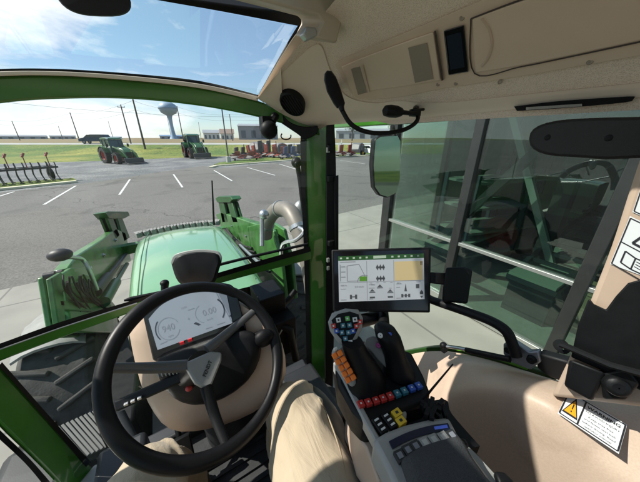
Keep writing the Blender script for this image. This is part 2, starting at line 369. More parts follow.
far_shed(-60, 48, 134.6, 420, WG1, WG2, 'long low grey building on the horizon left of the dark van', doors=9, roofh=.4)
far_shed(50, 76, 135, 380, WG1, WG2, 'smaller grey building on the horizon just left of the dark van', doors=4)
far_shed(97, 122, 136, 430, WG2, WG1, 'dark grey low shed on the horizon behind the left tractor', doors=4)
far_shed(160, 184, 134.8, 330, WG1, mat('blue roof', (.16, .24, .36), .6), 'low shed with blue roof at the foot of the water tower', doors=4)
far_shed(204, 220, 129.5, 200, WW, WG2, 'white house with grey roof beside the lamp post', doors=4, depth=14)
far_shed(221, 234, 128.5, 170, WW, RB, 'white house with brown roof right of the lamp post', doors=3, depth=14, roofh=.45)
far_shed(239, 278, 122.5, 160, mat('far wall dusk', (.25, .25, .27), .8), WG2, 'large grey steel warehouse behind the red implements', doors=4, depth=30, roofh=.2)
far_shed(336, 400, 128, 220, WG1, WG2, 'grey warehouse seen through the side door glass', doors=6, depth=30, roofh=.25)

# --- water tower
wt = at(174, 330, 1.93); t = thing('water_tower', 'pale blue water tower with round tank on a single stem', 'water tower', wt)
WTM = mat('tower blue', (.26, .36, .47), .5, var=.05, scale=.2)
ztop, zb = hgt(170, 101.5, 330), hgt(171, 115.5, 330); rt = .5 * 18.5 / 347 * 330
m = MB(); m.lathe([(.01, ztop - wt.z), (rt * .45, ztop - wt.z - .6), (rt * .85, ztop - wt.z - 3), (rt, (ztop + zb) / 2 - wt.z + .8), (rt, (ztop + zb) / 2 - wt.z - .8), (rt * .8, zb - wt.z + 2.2), (2.9, zb - wt.z)], wt, (0, 0, 1), 32); m.build('tank', WTM, t)
m = MB(); m.lathe([(2.9, zb - wt.z + .1), (2.0, zb - wt.z - 2.5), (1.7, 12), (2.3, 4), (4.6, 0)], wt, (0, 0, 1), 24); m.build('stem', WTM, t)
m = MB(); m.lathe([(.35, 0), (.35, 2)], (wt.x, wt.y, ztop), (0, 0, 1), 10); m.build('vent', WTM, t)
zm = (ztop + zb) / 2 - wt.z; m = MB(); m.lathe([(rt + .02, zm - .25), (rt + .45, zm - .25), (rt + .45, zm + .05), (rt + .02, zm + .05)], wt, (0, 0, 1), 32); m.build('catwalk', mat('catwalk blue', (.16, .22, .30), .6), t)
m = MB(); sx = cf(-1, -.6, 0).normalized(); m.tube([wt + sx * 2.6 + Vector((0, 0, 4)), wt + sx * 2.3 + Vector((0, 0, zb - wt.z))], .18, 6); m.build('ladder', mat('catwalk blue', (.16, .22, .30), .6), t)

# --- utility poles and wires
WOOD = mat('pole wood', (.12, .10, .09), .9, var=.2, scale=2)
def pole(px, pyb, pxt, pyt, dist, label, r=.16, arm=0, z0=None):
    b = at(px, dist, 0); y = b.x * math.sin(YAW) + b.y * math.cos(YAW); b.z = prof(y); top = hgt(pxt, pyt, dist)
    t = thing('utility_pole', label, 'utility pole', b, 'utility poles along the road')
    m = MB(); m.tube([b, (b.x, b.y, top)], [r, r * .65], 10); m.build('post', WOOD, t)
    if arm:
        dd = cf(1, .25, 0); c = Vector((b.x, b.y, top - .5)); m = MB(); m.beam(c - dd * arm, c + dd * arm, .12, .12); m.build('crossarm', WOOD, t, smooth=0)
        m = MB()
        for k in (-.9, 0, .9): m.tube([c + dd * arm * k + Vector((0, 0, .06)), c + dd * arm * k + Vector((0, 0, .26))], .06, 6)
        m.build('insulator_row', mat('insulator', (.3, .32, .34), .3), t)
    return Vector((b.x, b.y, top))
P = []
P.append(pole(19, 137, 11, 121, 165, 'leaning-looking thin pole far left above the long grey building'))
pole(62.5, 135, 57.5, 126, 230, 'short distant pole between the two leftmost poles')
P.append(pole(78.5, 135, 69.5, 112.5, 118, 'pole rising just left of the dark van'))
pole(113, 138, 106, 121, 170, 'faint thin pole above the dark van roof', r=.12)
P.append(pole(129.5, 142, 118.3, 104.5, 78, 'left one of the two tall poles behind the left green tractor', arm=.7))
P.append(pole(142.5, 144, 127.5, 99, 66, 'tallest pole, right behind the left green tractor', r=.2))
P.append(pole(183, 140, 176.5, 106, 92, 'pole in front of the water tower stem'))
pole(201, 138, 196, 122, 190, 'small distant pole right of the water tower')
P.append(pole(232.5, 140, 227.5, 114, 96, 'pole just right of the lamp post'))
m = MB()
def wire(a, b, sag=.8):
    m.tube([lerp(a, b, i / 10) - Vector((0, 0, sag * 4 * (i / 10) * (1 - i / 10))) for i in range(11)], .018, 5)
far_l, far_r = at(-160, 150, 15), at(420, 130, 14)
seq = [far_l, P[0], P[1], P[3], P[4], P[5], far_r]
for a, b in zip(seq, seq[1:]):
    for dz in (0.0, -1.6): wire(a - Vector((0, 0, .2 - dz)), b - Vector((0, 0, .2 - dz)))
wire(at(-160, 64, 9.0), P[3] - Vector((0, 0, 2.4)), .5); wire(P[3] - Vector((0, 0, 2.4)), at(330, 66, 8.2), .7)
tag(m.build('power_lines', mat('wire', (.12, .12, .13), .6)), 'thin dark power lines strung between the poles', 'power lines')

# --- lamp post on the verge
b = G(229, 163); t = thing('lamp_post', 'dark lamp post on a round concrete base at the grass verge', 'lamp post', b)
dist = math.hypot(b.x, b.y); top = hgt(219, 97, dist); dk = mat('post bronze', (.06, .055, .05), .5)
m = MB(); m.tube([b, b + Vector((0, 0, .75))], .28, 18); m.build('base', mat('base concrete', (.4, .4, .38), .9), t, bevel=.02)
m = MB(); m.tube([b + Vector((0, 0, .76)), (b.x, b.y, top)], [.085, .06], 10); m.build('post', dk, t)
m = MB(); m.box((b.x - .5, b.y, top), (1.2, .35, .12)); m.build('lamp_head', dk, t, bevel=.02)

# --- dark pickup on the road
def wheel_mb(c, r, w, ax, n=24, lugs=0, lugh=.04, m=0):
    mb_ = MB(); prof_ = [(r * .56, -w * .42), (r * .60, -w / 2), (r * .93, -w / 2), (r, -w * .4), (r, w * .4), (r * .93, w / 2), (r * .60, w / 2), (r * .56, w * .42), (r * .56, -w * .42)]
    mb_.lathe(prof_, c, ax, n)
    if lugs:
        a = Vector(ax).normalized(); u = a.orthogonal().normalized(); v = a.cross(u); c = Vector(c)
        for i in range(lugs):
            for sgn in (-1, 1):
                an = 2 * math.pi * (i + (.5 if sgn > 0 else 0)) / lugs
                for q in range(1):
                    e0 = (u * math.cos(an) + v * math.sin(an)); a1 = an + 2.2 / lugs * 1.6; e1 = (u * math.cos(a1) + v * math.sin(a1))
                    mb_.beam(c + e0 * (r + lugh * .3) + a * sgn * w * .03, c + e1 * (r - lugh * .25) + a * sgn * w * .52, r * .055, lugh * 2, up=e0)
    return mb_
def hub_mb(c, r, w, ax):
    return MB().lathe([(.001, w * .12), (r * .12, w * .14), (r * .2, w * .05), (r * .42, -w * .02), (r * .5, w * .28), (r * .58, w * .32), (r * .585, -w * .3), (.001, -w * .32)], c, ax, 24)
def loc_frame(o, head):         # o: base, head: heading in world radians; returns fn(forward, side, up)
    f = Vector((math.cos(head), math.sin(head), 0)); s = Vector((-math.sin(head), math.cos(head), 0))
    return lambda a, b, c: o + f * a + s * b + Vector((0, 0, c))
def pickup(o, head, paint, name, label, cat, L=5.8, van=False):
    q = loc_frame(o, head); t = thing(name, label, cat, o); W = .95
    if van: prof2 = [(-L / 2, .45), (-L / 2, 1.15), (-L / 2 + .35, 1.65), (L * .02, 1.72), (L * .18, 1.55), (L * .3, 1.12), (L * .47, .98), (L / 2, .8), (L / 2, .4)]
    else: prof2 = [(-L / 2, .5), (-L / 2, 1.15), (-L * .12, 1.18), (-L * .10, 1.75), (L * .10, 1.82), (L * .24, 1.2), (L * .47, 1.1), (L / 2, .9), (L / 2, .45)]
    m = MB(); m.prism([q(a, -W, c) for a, c in prof2], q(0, 2 * W, 0) - q(0, 0, 0)); m.build('body', paint, t, bevel=.08)
    gl = mat('car window', (.02, .025, .03), .08)
    for sd in (-1, 1):
        m = MB(); w0, w1 = (-L * .08, L * .18) if not van else (-L * .36, L * .22)
        m.prism([q(w0 + .05, sd * (W + .005), 1.22), q(w0 + .12, sd * (W + .005), 1.62), q(w1 - .45, sd * (W + .005), 1.62), q(w1, sd * (W + .005), 1.22)], q(0, sd * .02, 0) - q(0, 0, 0)); m.build('window', gl, t, smooth=0)
        for wx in (-L * .31, L * .32):
            ax = q(0, sd, 0) - q(0, 0, 0); w = wheel_mb(q(wx, sd * .82, .38), .38, .26, ax).build('wheel', RUB, t)
            hub_mb(q(wx, sd * .84, .38), .36, .26, ax).build('rim', SILV, w)
        m = MB(); m.box(q(L / 2 - .02, sd * .7, .85), (.1, .1, .12)); m.build('headlight', PAPER, t)
    m = MB(); m.beam(q(L / 2 + .05, -W * .9, .5), q(L / 2 + .05, W * .9, .5), .12, .2); m.build('bumper', SILV, t, bevel=.02)
    return t
hd = math.atan2(cf(-1, 0).y, cf(-1, 0).x)
o = at(94.5, 83); y = o.x * math.sin(YAW) + o.y * math.cos(YAW); o.z = prof(y)
pickup(o, hd + .06, mat('navy paint', (.012, .02, .045), .4), 'parked_van', 'dark navy people carrier on the road at the horizon', 'van', L=6.2, van=True).scale = (1, 1, 1.2)
o = G(372, 155.5); o2 = Vector((o.x, o.y, 0)); pickup(o2, hd + 1.9, WHITE, 'parked_car', 'white car parked beyond the kerb, seen left of the wing mirror', 'car', L=4.6, van=True)

# --- green tractors in the lot
TG = mat('lot tractor green', (.018, .085, .02), .35, coat=.4); TR = mat('wheel red', (.38, .03, .02), .5)
TGLS = mat('lot tractor glass', (.05, .07, .075), .06)
def lot_tractor(label):
    o = Vector((0, 0, 0)); q = loc_frame(o, 0); t = thing('green_tractor', label, 'tractor', o, 'green tractors parked on the gravel')
    m = MB(); m.prism([q(a, -.42, c) for a, c in ((.3, 1.0), (.3, 1.95), (1.2, 1.95), (2.3, 1.75), (2.75, 1.35), (2.75, .85), (2.2, .8))], q(0, .84, 0)); m.build('hood', TG, t, bevel=.07)
    m = MB(); m.box(q(2.77, 0, 1.15), (.04, .6, .5)); m.build('grille', BLK, t, smooth=0)
    m = MB(); m.box(q(.1, 0, .85), (3.6, .55, .4)); m.build('chassis', DKGREY, t, bevel=.05)
    m = MB(); m.prism([q(a, -.72, c) for a, c in ((-1.3, 1.35), (-1.35, 2.75), (.25, 2.8), (.55, 1.5), (.3, 1.1))], q(0, 1.44, 0)); m.build('cab_glass', TGLS, t, bevel=.03)
    m = MB()
    for sd in (-.74, .74):
        for a, b_ in (((.55, 1.45), (.27, 2.8)), ((-.55, 1.2), (-.55, 2.8)), ((-1.32, 1.4), (-1.37, 2.8))): m.beam(q(a[0], sd, a[1]), q(b_[0], sd, b_[1]), .09, .09, up=(0, 1, 0))
    m.build('cab_pillars', TG, t, smooth=0)
    m = MB(); m.prism([q(a, -.85, c) for a, c in ((-1.5, 2.8), (-1.45, 2.98), (-.6, 3.08), (.35, 2.98), (.5, 2.82))], q(0, 1.7, 0)); m.build('roof', TG, t, bevel=.05)
    for sd in (-1, 1):
        ax = q(0, sd, 0)
        w = wheel_mb(q(-.9, sd * .98, .95), .95, .6, ax, lugs=20, lugh=.05).build('rear_tyre', RUB, t); hub_mb(q(-.9, sd * .98, .95), .95, .6, ax).build('rim', TR, w)
        w = wheel_mb(q(1.75, sd * .92, .68), .68, .48, ax, lugs=18, lugh=.04).build('front_tyre', RUB, t); hub_mb(q(1.75, sd * .92, .68), .68, .48, ax).build('rim', TR, w)
        m = MB(); rows = []
        for i in range(9):
            a = R(20 + 140 * i / 8); rows.append([q(-.9 + 1.05 * math.cos(a), sd * s_, .95 + 1.05 * math.sin(a)) for s_ in (.7, 1.28)])
        m.slab(rows, (0, 0, .04)); m.build('fender', TG, t)
        m = MB(); m.tube([q(.45, sd * .75, 2.4), q(.7, sd * 1.15, 2.45), q(.7, sd * 1.15, 2.3)], .02, 6); m.box(q(.7, sd * 1.15, 2.15), (.05, .22, .38)); m.build('mirror', BLK, t)
        m = MB(); m.beam(q(.7, sd * .6, 2.0), q(2.6, sd * .6, 1.55), .12, .18); m.beam(q(2.6, sd * .6, 1.55), q(3.7, sd * .6, .5), .12, .18); m.build('loader_arm', TG, t, bevel=.02)
        m = MB(); m.box(q(.4, sd * .8, 2.92), (.08, .18, .09)); m.build('work_light', PAPER, t, smooth=0)
    m = MB(); m.prism([q(a, -1.05, c) for a, c in ((3.65, .75), (3.6, .15), (4.3, .1), (4.35, .18), (3.8, .28), (3.75, .7))], q(0, 2.1, 0)); m.build('loader_bucket', DKGREY, t, bevel=.01)
    m = MB(); m.tube([q(.75, .5, 1.5), q(.75, .5, 2.75), q(.65, .5, 2.85)], .06, 10); m.build('exhaust', DKGREY, t)
    return t
LT = lot_tractor('green tractor with red wheels on the gravel, left of the two, side on')
o = G(120, 163); LT.location = (o.x, o.y, .006); LT.rotation_euler.z = math.atan2(cf(1, -.55).y, cf(1, -.55).x); LT.scale = (.95,) * 3
L2 = copy_tree(LT); o = G(196, 157.5); L2.location = (o.x, o.y, .006); L2.rotation_euler.z = math.atan2(cf(.7, -.9).y, cf(.7, -.9).x)
L2.scale = (1.12,) * 3
L2['label'] = 'green tractor parked left of the lamp post, turned towards the camera'

# --- implements
BRED = mat('faded red', (.22, .045, .03), .55, var=.3, scale=2); BK = mat('implement black', (.03, .03, .032), .5)
def cultivator():
    a, b = G(-14, 189.5), G(66, 181); d = (b - a); L = d.length; d.normalize(); n = Vector((-d.y, d.x, 0)); n = n if n.dot(a) > 0 else -n; up = Vector((0, 0, 1)); hb = .95
    t = thing('cultivator', 'long black cultivator with curved tines behind the left kerb', 'farm implement', a + d * L / 2)
    m = MB()
    for k in (.6, 1.5): m.beam(a + n * k + up * hb, b + n * k + up * hb, .13, .13)
    for i in range(7):
        c = a + d * (L * i / 6); m.beam(c + n * .6 + up * hb, c + n * 1.5 + up * hb, .1, .1)
    m.build('frame', BK, t, bevel=.01)
    for i in range(19):
        c = a + d * (L * (i + .4) / 19) + n * (.6 + .9 * (i % 2)) + up * hb
        m = MB(); m.tube(spline([c + up * .35 - n * .1, c + up * .1 - n * .15, c - up * .3 + n * .15, c - up * .6 + n * .1, c - up * .88 - n * .2], 3), .036, 6); m.box(c - up * .88 - n * .22, (.16, .16, .12)); m.build('tine', BK, t)
    for i in (.4, .62, .93):
        c = a + d * L * i + n * 1.0 + up * (hb + .02)
        m = MB(); m.tube([c, c + up * .9], .03, 6); m.beam(c + up * .7 - d * .05, c + up * .95 + d * .1, .22, .1); m.build('marker_flag', mat('faded red', (.3, .045, .025), .55), t)
    for i in (.1, .97):
        c = a + d * L * i + n * 2.0 + up * .4; wheel_mb(c, .4, .22, n.cross(up)).build('gauge_wheel', RUB, t)
        m = MB(); m.beam(c, c + up * .75 - n * .5, .07, .07); m.build('wheel_bracket', BK, t)
cultivator()
def rake(px, py, W_, rot, body, label, nm='hay_rake', tall=1.0):
    o = G(px, py); o.z = .01; q = loc_frame(o, rot); t = thing(nm, label, 'farm implement', o, 'hay implements parked beyond the verge')
    m = MB(); m.beam(q(-W_ / 2, 0, .75), q(W_ / 2, 0, .75), .12, .12); m.beam(q(0, 0, .75), q(0, -1.6, .5), .12, .12); m.beam(q(-W_ * .3, 0, .75), q(-W_ * .3, .2, 1.5 * tall), .1, .1); m.build('frame', body, t, bevel=.01)
    for i in range(4):
        c = q(-W_ / 2 + W_ * (i + .5) / 4, .1, .55); r = MB(); r.lathe([(.04, .1), (.5, .02), (.52, -.02), (.04, -.04)], c, q(.15, .3, 1) - o, 16)
        for k in range(8):
            a = 2 * math.pi * k / 8; r.tube([c, c + Vector((.72 * math.cos(a), .72 * math.sin(a), -.12 + .1 * math.sin(a)))], .02, 5)
        r.build('rotor', mat('rotor grey', (.20, .18, .17), .7) if i % 2 else body, t)
    for sx in (-.35, .35): wheel_mb(q(W_ * sx, -.3, .28), .28, .2, q(1, 0, 0) - o).build('wheel', RUB, t)
    for sx in (-.2, .25):
        m = MB(); m.prism([q(W_ * sx - .35, 0, .82), q(W_ * sx - .35, .1, 1.25 * tall), q(W_ * sx + .3, .1, 1.2 * tall), q(W_ * sx + .3, 0, .82)], q(0, .25, 0) - o); m.build('guard', body, t, bevel=.02)
    return t
def baler(px, py, rot, s, body, label):
    o = G(px, py); o.z = .01; q = loc_frame(o, rot); t = thing('baler', label, 'farm implement', o, 'balers parked beyond the verge')
    m = MB(); m.prism([q(a * s, -1.1 * s, c * s) for a, c in ((-1.3, .6), (-1.6, 1.4), (-1.2, 2.3), (-.2, 2.7), (.8, 2.4), (1.3, 1.3), (1.0, .6))], q(0, 2.2 * s, 0) - o); m.build('body', mat('baler grey', (.16, .15, .15), .5, var=.3), t, bevel=.12)
    m = MB(); m.box(q(-.3 * s, 0, 2.2 * s), (1.1 * s, 2.3 * s, .5 * s), Matrix.Rotation(rot, 3, 'Z')); m.build('hood_panel', body, t, bevel=.04)
    for sd in (-1, 1):
        ax = q(0, sd, 0) - o; w = wheel_mb(q(0, sd * 1.3 * s, .55 * s), .55 * s, .38, ax).build('tyre', RUB, t); hub_mb(q(0, sd * 1.32 * s, .55 * s), .55 * s, .38, ax).build('rim', BTNY, w)
        m = MB(); m.prism([q(a * s, sd * 1.12 * s, c * s) for a, c in ((-.9, 1.1), (-.9, 2.1), (-.1, 2.3), (.6, 1.9), (.7, 1.1))], q(0, sd * .05, 0) - o); m.build('side_panel', mat('baler panel', (.1, .1, .11), .4), t, smooth=0)
    m = MB(); m.beam(q(1.1 * s, 0, .7 * s), q(3 * s, 0, .5 * s), .18, .18); m.build('drawbar', BK, t)
    return t
ih = hd
rake(246, 161, 4.0, ih + .25, BRED, 'low red and white hay tedder nearest the lamp post')
baler(258, 157.0, ih + 1.2, .85, mat('rust red', (.30, .05, .035), .5), 'dark red baler standing behind the low tedder')
rake(272, 158, 3.6, ih - .5, BRED, 'red rotary rake with raised white rotors', tall=1.6)
baler(281, 155.6, ih + .4, .78, BRED, 'bright red baler right of the rotary rake')
rake(289, 159.5, 3.2, ih + .9, mat('dull blue', (.03, .05, .11), .5), 'blue framed tedder beside the red balers', tall=1.4)
baler(297, 156, ih - .3, .7, mat('straw yellow', (.6, .5, .08), .5), 'yellow wheeled baler next to the cab corner post')
DKM = mat('machine dark', (.05, .045, .045), .6, var=.3, scale=3)
rake(240, 158.5, 3.0, ih + 1.1, DKM, 'small dark tedder directly right of the lamp post base', tall=1.3)
rake(253, 158.5, 3.4, ih - .8, BRED, 'dull red rake in front of the dark red baler', tall=1.5)
rake(265, 157.2, 3.2, ih + .6, DKM, 'dark framed rake between the two red balers', tall=2.0)
rake(280, 158.6, 3.0, ih - .2, BRED, 'red tedder in front of the bright red baler', tall=1.4)
rake(295, 158.0, 3.0, ih + .3, DKM, 'dark tedder in front of the yellow wheeled baler', tall=1.6)
rake(345, 157, 3.6, ih + .5, BRED, 'red rake seen through the side glass left of the white car', tall=1.5)
baler(357, 155.5, ih + .9, .78, BRED, 'red baler seen through the side glass behind the white car')
rake(336, 156, 3.2, ih - .3, WHITE, 'white rake seen just right of the green corner post', tall=1.7)

# --- trees behind the workshop side
def tree(px, dist, h, label, seed):
    rnd = random.Random(seed); b = at(px, dist, 0); b.z = prof(b.x * math.sin(YAW) + b.y * math.cos(YAW)); t = thing('tree', label, 'tree', b)
    m = MB(); m.tube([b, b + Vector((.1, 0, h * .3)), b + Vector((-.1, .1, h * .6))], [h * .03, h * .022, h * .012], 8)
    for k in range(5):
        a = rnd.random() * 6.28; s = b + Vector((0, 0, h * (.28 + .07 * k))); m.tube([s, s + Vector((math.cos(a) * h * .2, math.sin(a) * h * .2, h * .16))], [h * .012, h * .005], 6)
    m.build('trunk', WOOD, t)
    m = MB()
    for k in range(16):
        a = rnd.random() * 6.28; rr = rnd.random() ** .5 * h * .27; c = b + Vector((rr * math.cos(a), rr * math.sin(a), h * (.45 + .42 * rnd.random())))
        cr = h * (.09 + .07 * rnd.random())
        for i in range(90):
            v = Vector((rnd.gauss(0, 1), rnd.gauss(0, 1), rnd.gauss(0, .8))).normalized() * cr * (.6 + .5 * rnd.random()); p = c + v
            u = Vector((rnd.gauss(0, 1), rnd.gauss(0, 1), rnd.gauss(0, 1))).normalized(); w = u.orthogonal().normalized(); s = h * .022
            m.add([p - u * s, p + w * s * .6, p + u * s, p - w * s * .6], [(0, 1, 2, 3)])
    m.build('crown', mat('leaves', (.045, .085, .02), .8, var=.5, scale=.6), t, smooth=0, fix=False)
tree(352, 95, 8, 'round green tree far beyond the white car', 3); tree(392, 110, 9, 'leafy tree far behind the glass front building', 5)
# ================================================================== GLASS FRONT BUILDING
BX, BY0, BY1, BH = 4.0, 3.73, -11.5, 4.7
FRM = mat('anodised frame', (.045, .045, .045), .4, metal=.5, var=.1, scale=6); SG = glass('shop glass', (.68, .77, .715), .06, .40)
bt = thing('glass_front_building', 'building with dark framed green tinted glass wall beside the tractor', 'building', (BX, 0, 0))
ys = [BY0, 2.13, .55, -1.0, -2.6, -4.2, -5.8, -7.4, -9.0, -10.6]
for i, y in enumerate(ys):
    m = MB(); m.box((BX + .02, y, 1.95), (.17, .13 if i else .2, 3.9)); m.build('mullion', FRM, bt, bevel=.008)
for a, b in zip(ys, ys[1:]):
    for z0, z1 in ((.16, 1.19), (1.25, 3.86)):
        m = MB(); e = .066; m.box((BX, (a + b) / 2, (z0 + z1) / 2), (.012, a - b - 2 * e - .02, z1 - z0 - .004)); m.build('window', SG, bt, smooth=0)
m = MB(); yy = (BY0 + ys[-1]) / 2; LL = BY0 - ys[-1]
for z, h, w in ((1.22, .055, .11), (.10, .12, .12), (3.9, .08, .12)): m.box((BX + .01, yy, z), (w, LL - .02, h))
m.build('transom', mat('bright transom', (.42, .42, .40), .4, metal=.6), bt, bevel=.005)
for k in range(6):
    x = BX + .15 + 1.6 * k
    if k: m = MB(); m.box((x, BY0, 1.95), (.12, .12, 3.9)); m.build('mullion', FRM, bt, bevel=.008)
    m = MB(); m.box((x + .82, BY0, 2.0), (1.46, .012 if k == 0 else .1, 3.7)); m.build('window' if k == 0 else 'end_panel', SG if k == 0 else mat('end panel', (.36, .42, .38), .7, var=.1), bt, smooth=0)
m = MB(); m.box((BX + 4.9, yy, 4.4), (10.2, LL + .5, .85)); m.build('fascia', mat('fascia metal', (.30, .31, .30), .5, var=.05), bt, bevel=.02)
m = MB(); m.box((BX + 9.9, yy, 1.95), (.15, LL, 3.9)); m.box((BX + 4.9, ys[-1] - .1, 1.95), (10, .15, 3.9)); m.build('inner_wall', mat('shop wall', (.55, .57, .53), .8, var=.05), bt, smooth=0)
m = MB(); m.box((BX + 4.95, yy, .045), (9.7, LL - .2, .04)); m.build('showroom_floor', mat('shop floor', (.34, .40, .36), .25, var=.1), bt, smooth=0)
for x, y in ((5.6, 1.4), (5.6, -1.9), (8.2, 1.4), (8.2, -1.9), (8.2, -5)):
    m = MB(); m.box((x, y, 1.98), (.22, .22, 3.85)); m.build('column', mat('column dark', (.06, .065, .07), .5), bt, smooth=0)
for k in range(6):
    m = MB(); m.beam((BX + .3, 2.6 - 2.1 * k, 3.6), (BX + 9.7, 2.6 - 2.1 * k, 3.6), .12, .3); m.build('roof_beam', mat('beam pale', (.35, .42, .38), .6), bt, smooth=0)
PG = mat('bench pale green', (.34, .44, .37), .5, var=.05); DB = mat('bench dark edge', (.03, .05, .06), .5)
for i, y in enumerate((2.75, 1.15, .1, -1.1, -2.1, -3.4, -4.8)):
    t = thing('display_bench', ['long pale green bench in the bay behind the wing mirror', 'long pale green bench in the bay right of the second mullion', 'green bench standing behind the third mullion', 'green bench in the rearmost visible bay', 'green bench near the rear end of the glass wall', 'green bench far back inside', 'green bench at the back wall'][i], 'bench', (7, y, .07), 'benches inside the glass building')
    m = MB(); m.box((7.0, y, .80), (4.9, .62, .05)); m.build('top', PG, t, smooth=0)
    m = MB(); m.box((7.0, y, .73), (4.9, .66, .08)); m.build('edge_frame', DB, t, smooth=0)
    for x in (4.7, 6.3, 7.8, 9.3):
        m = MB(); m.box((x, y, .38), (.09, .6, .62)); m.build('leg', DB, t, smooth=0)
for i, (x, y0, z0, y1, z1, w_) in enumerate(((4.6, 3.3, .2, 1.0, 3.7, .13), (5.2, 2.6, 3.8, .9, .2, .10), (4.9, 1.2, .2, -.7, 3.6, .13), (5.6, .2, 3.8, -1.8, .4, .10), (4.7, -1.2, .2, -3.0, 3.7, .13))):
    m = MB(); m.beam((x, y0, z0), (x + .3, y1, z1), w_, w_, up=(1, 0, 0)); m.build('diagonal_brace', mat('brace dark', (.04, .05, .055), .5) if i % 2 == 0 else mat('brace pale', (.42, .48, .45), .5), bt, smooth=0)
def slat_rack(x, y, label):
    t = thing('slatted_rack', label, 'rack', (x, y, .85), 'racks behind the glass')
    m = MB()
    for k in range(2): m.beam((x, y + .5 - k, .9), (x + 3.2, y + .5 - k, 1.5), .06, .1)
    m.build('rail', DB, t, smooth=0)
    for k in range(9): m = MB(); m.beam((x + .2 + .35 * k, y + .6, .94 + .066 * k), (x + .2 + .35 * k, y - .6, .94 + .066 * k), .05, .06); m.build('slat', DB, t, smooth=0)
slat_rack(4.9, .9, 'dark slatted rack leaning on a bench in the middle bay'); slat_rack(4.8, -.6, 'dark slatted rack leaning on a bench beside the rear mullion')
# racks and stairs inside
def rack(x0, y0, L, h, label, rot=0.0):
    q = loc_frame(Vector((x0, y0, .07)), rot); t = thing('steel_rack', label, 'rack', (x0, y0, .07), 'racks behind the glass')
    fr = mat('rack blue', (.05, .09, .12), .5)
    for a in (0, L / 2, L):
        for b in (0, .8): m = MB(); m.beam(q(a, b, 0), q(a, b, h), .08, .08, up=(0, 1, 0)); m.build('upright', fr, t, smooth=0)
    for i in range(4):
        z = .35 + i * (h - .5) / 3; m = MB(); m.beam(q(0, .4, z), q(L, .4, z), .85, .05); m.build('shelf', mat('shelf pale', (.30, .38, .33), .6), t, smooth=0)
rack(5.2, 2.6, 3.0, 2.1, 'low steel rack behind the first glass bay', -.25); rack(6.4, -3.2, 4.2, 2.6, 'tall steel rack deep inside the building', 1.3)
def crate(x, y, z, s, c, label):
    m = MB(); m.box((x, y, z + s[2] / 2), s); m.box((x, y, z + s[2] + .01), (s[0] * 1.03, s[1] * 1.03, .03))
    tag(m.build('storage_crate', c, bevel=.01), label, 'crate', 'crates inside the building')
crate(5.4, .3, .07, (.7, .9, .6), mat('crate tan', (.42, .36, .24), .7, var=.15), 'tan crate standing just inside the glass')
crate(6.3, -.6, .07, (.8, .8, 1.0), mat('crate dark', (.08, .09, .09), .6), 'tall dark crate inside, right of the tan one')
crate(5.2, -1.3, .07, (.6, .6, .5), mat('crate blue', (.05, .14, .3), .5), 'small blue crate inside near the glass')

# ================================================================== OUR TRACTOR
T = thing('tractor', 'green tractor whose beige cab we sit in, with bowed windscreen and long bonnet', 'tractor', (0, -.6, 0))
up = Vector((0, 0, 1))
# --- bonnet: lofted sections along y
secs = []
for y, w, z, dz in ((1.42, .40, 1.95, .02), (1.7, .41, 1.97, .03), (2.2, .43, 1.955, .035), (2.8, .45, 1.90, .04), (3.2, .455, 1.83, .04), (3.45, .44, 1.76, .04), (3.62, .40, 1.62, .03), (3.70, .36, 1.35, .02), (3.70, .34, 1.0, .01)):
    cx = .06; ring = []
    for u in (-1, -1, -.96, -.86, -.6, -.3, 0, .3, .6, .86, .96, 1, 1):
        k = abs(u); zz = z + dz * (1 - u * u) - (.0 if k < .9 else .035 if k < .99 else .1)
        ring.append([cx + u * w, y, zz])
    ring[0][2] = ring[-1][2] = max(.7, z - .75); secs.append([Vector(p) for p in ring])
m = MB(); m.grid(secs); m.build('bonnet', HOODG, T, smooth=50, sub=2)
m = MB()
for sd in (-1, 1): m.tube([(.06 + sd * .33, y, z) for y, z in ((1.45, 1.985), (2.2, 1.995), (2.8, 1.94), (3.3, 1.85))], .004, 6)
m.build('bonnet_seam', mat('seam green', (.04, .13, .05), .5), T)
m = MB(); m.prism([(.06 - .42, 3.72, 1.35), (.06 + .42, 3.72, 1.35), (.06 + .36, 3.78, .6), (.06 - .36, 3.78, .6)], (0, .12, 0)); m.build('grille', BLK, T, bevel=.02)
m = MB()
for i in range(26):
    a = -.52 + 1.2 * i / 25; m.box((.06 + (a - .08) * .78, 3.66 - .25 * (a - .08) ** 2, 1.765), (.04, .10, .06), Matrix.Rotation(.35 * (-1) ** i, 3, 'Z'))
m.box((.06, 3.70, 1.735), (.96, .08, .06)); m.build('front_guard', mat('guard grey', (.25, .245, .23), .8, var=.3, scale=14), T, bevel=.005)
m = MB(); m.box((.06, 1.9, .95), (.7, 3.2, .5)); m.box((.06, 0, .8), (.6, 2.6, .5)); m.build('chassis', DKGREY, T, bevel=.03)
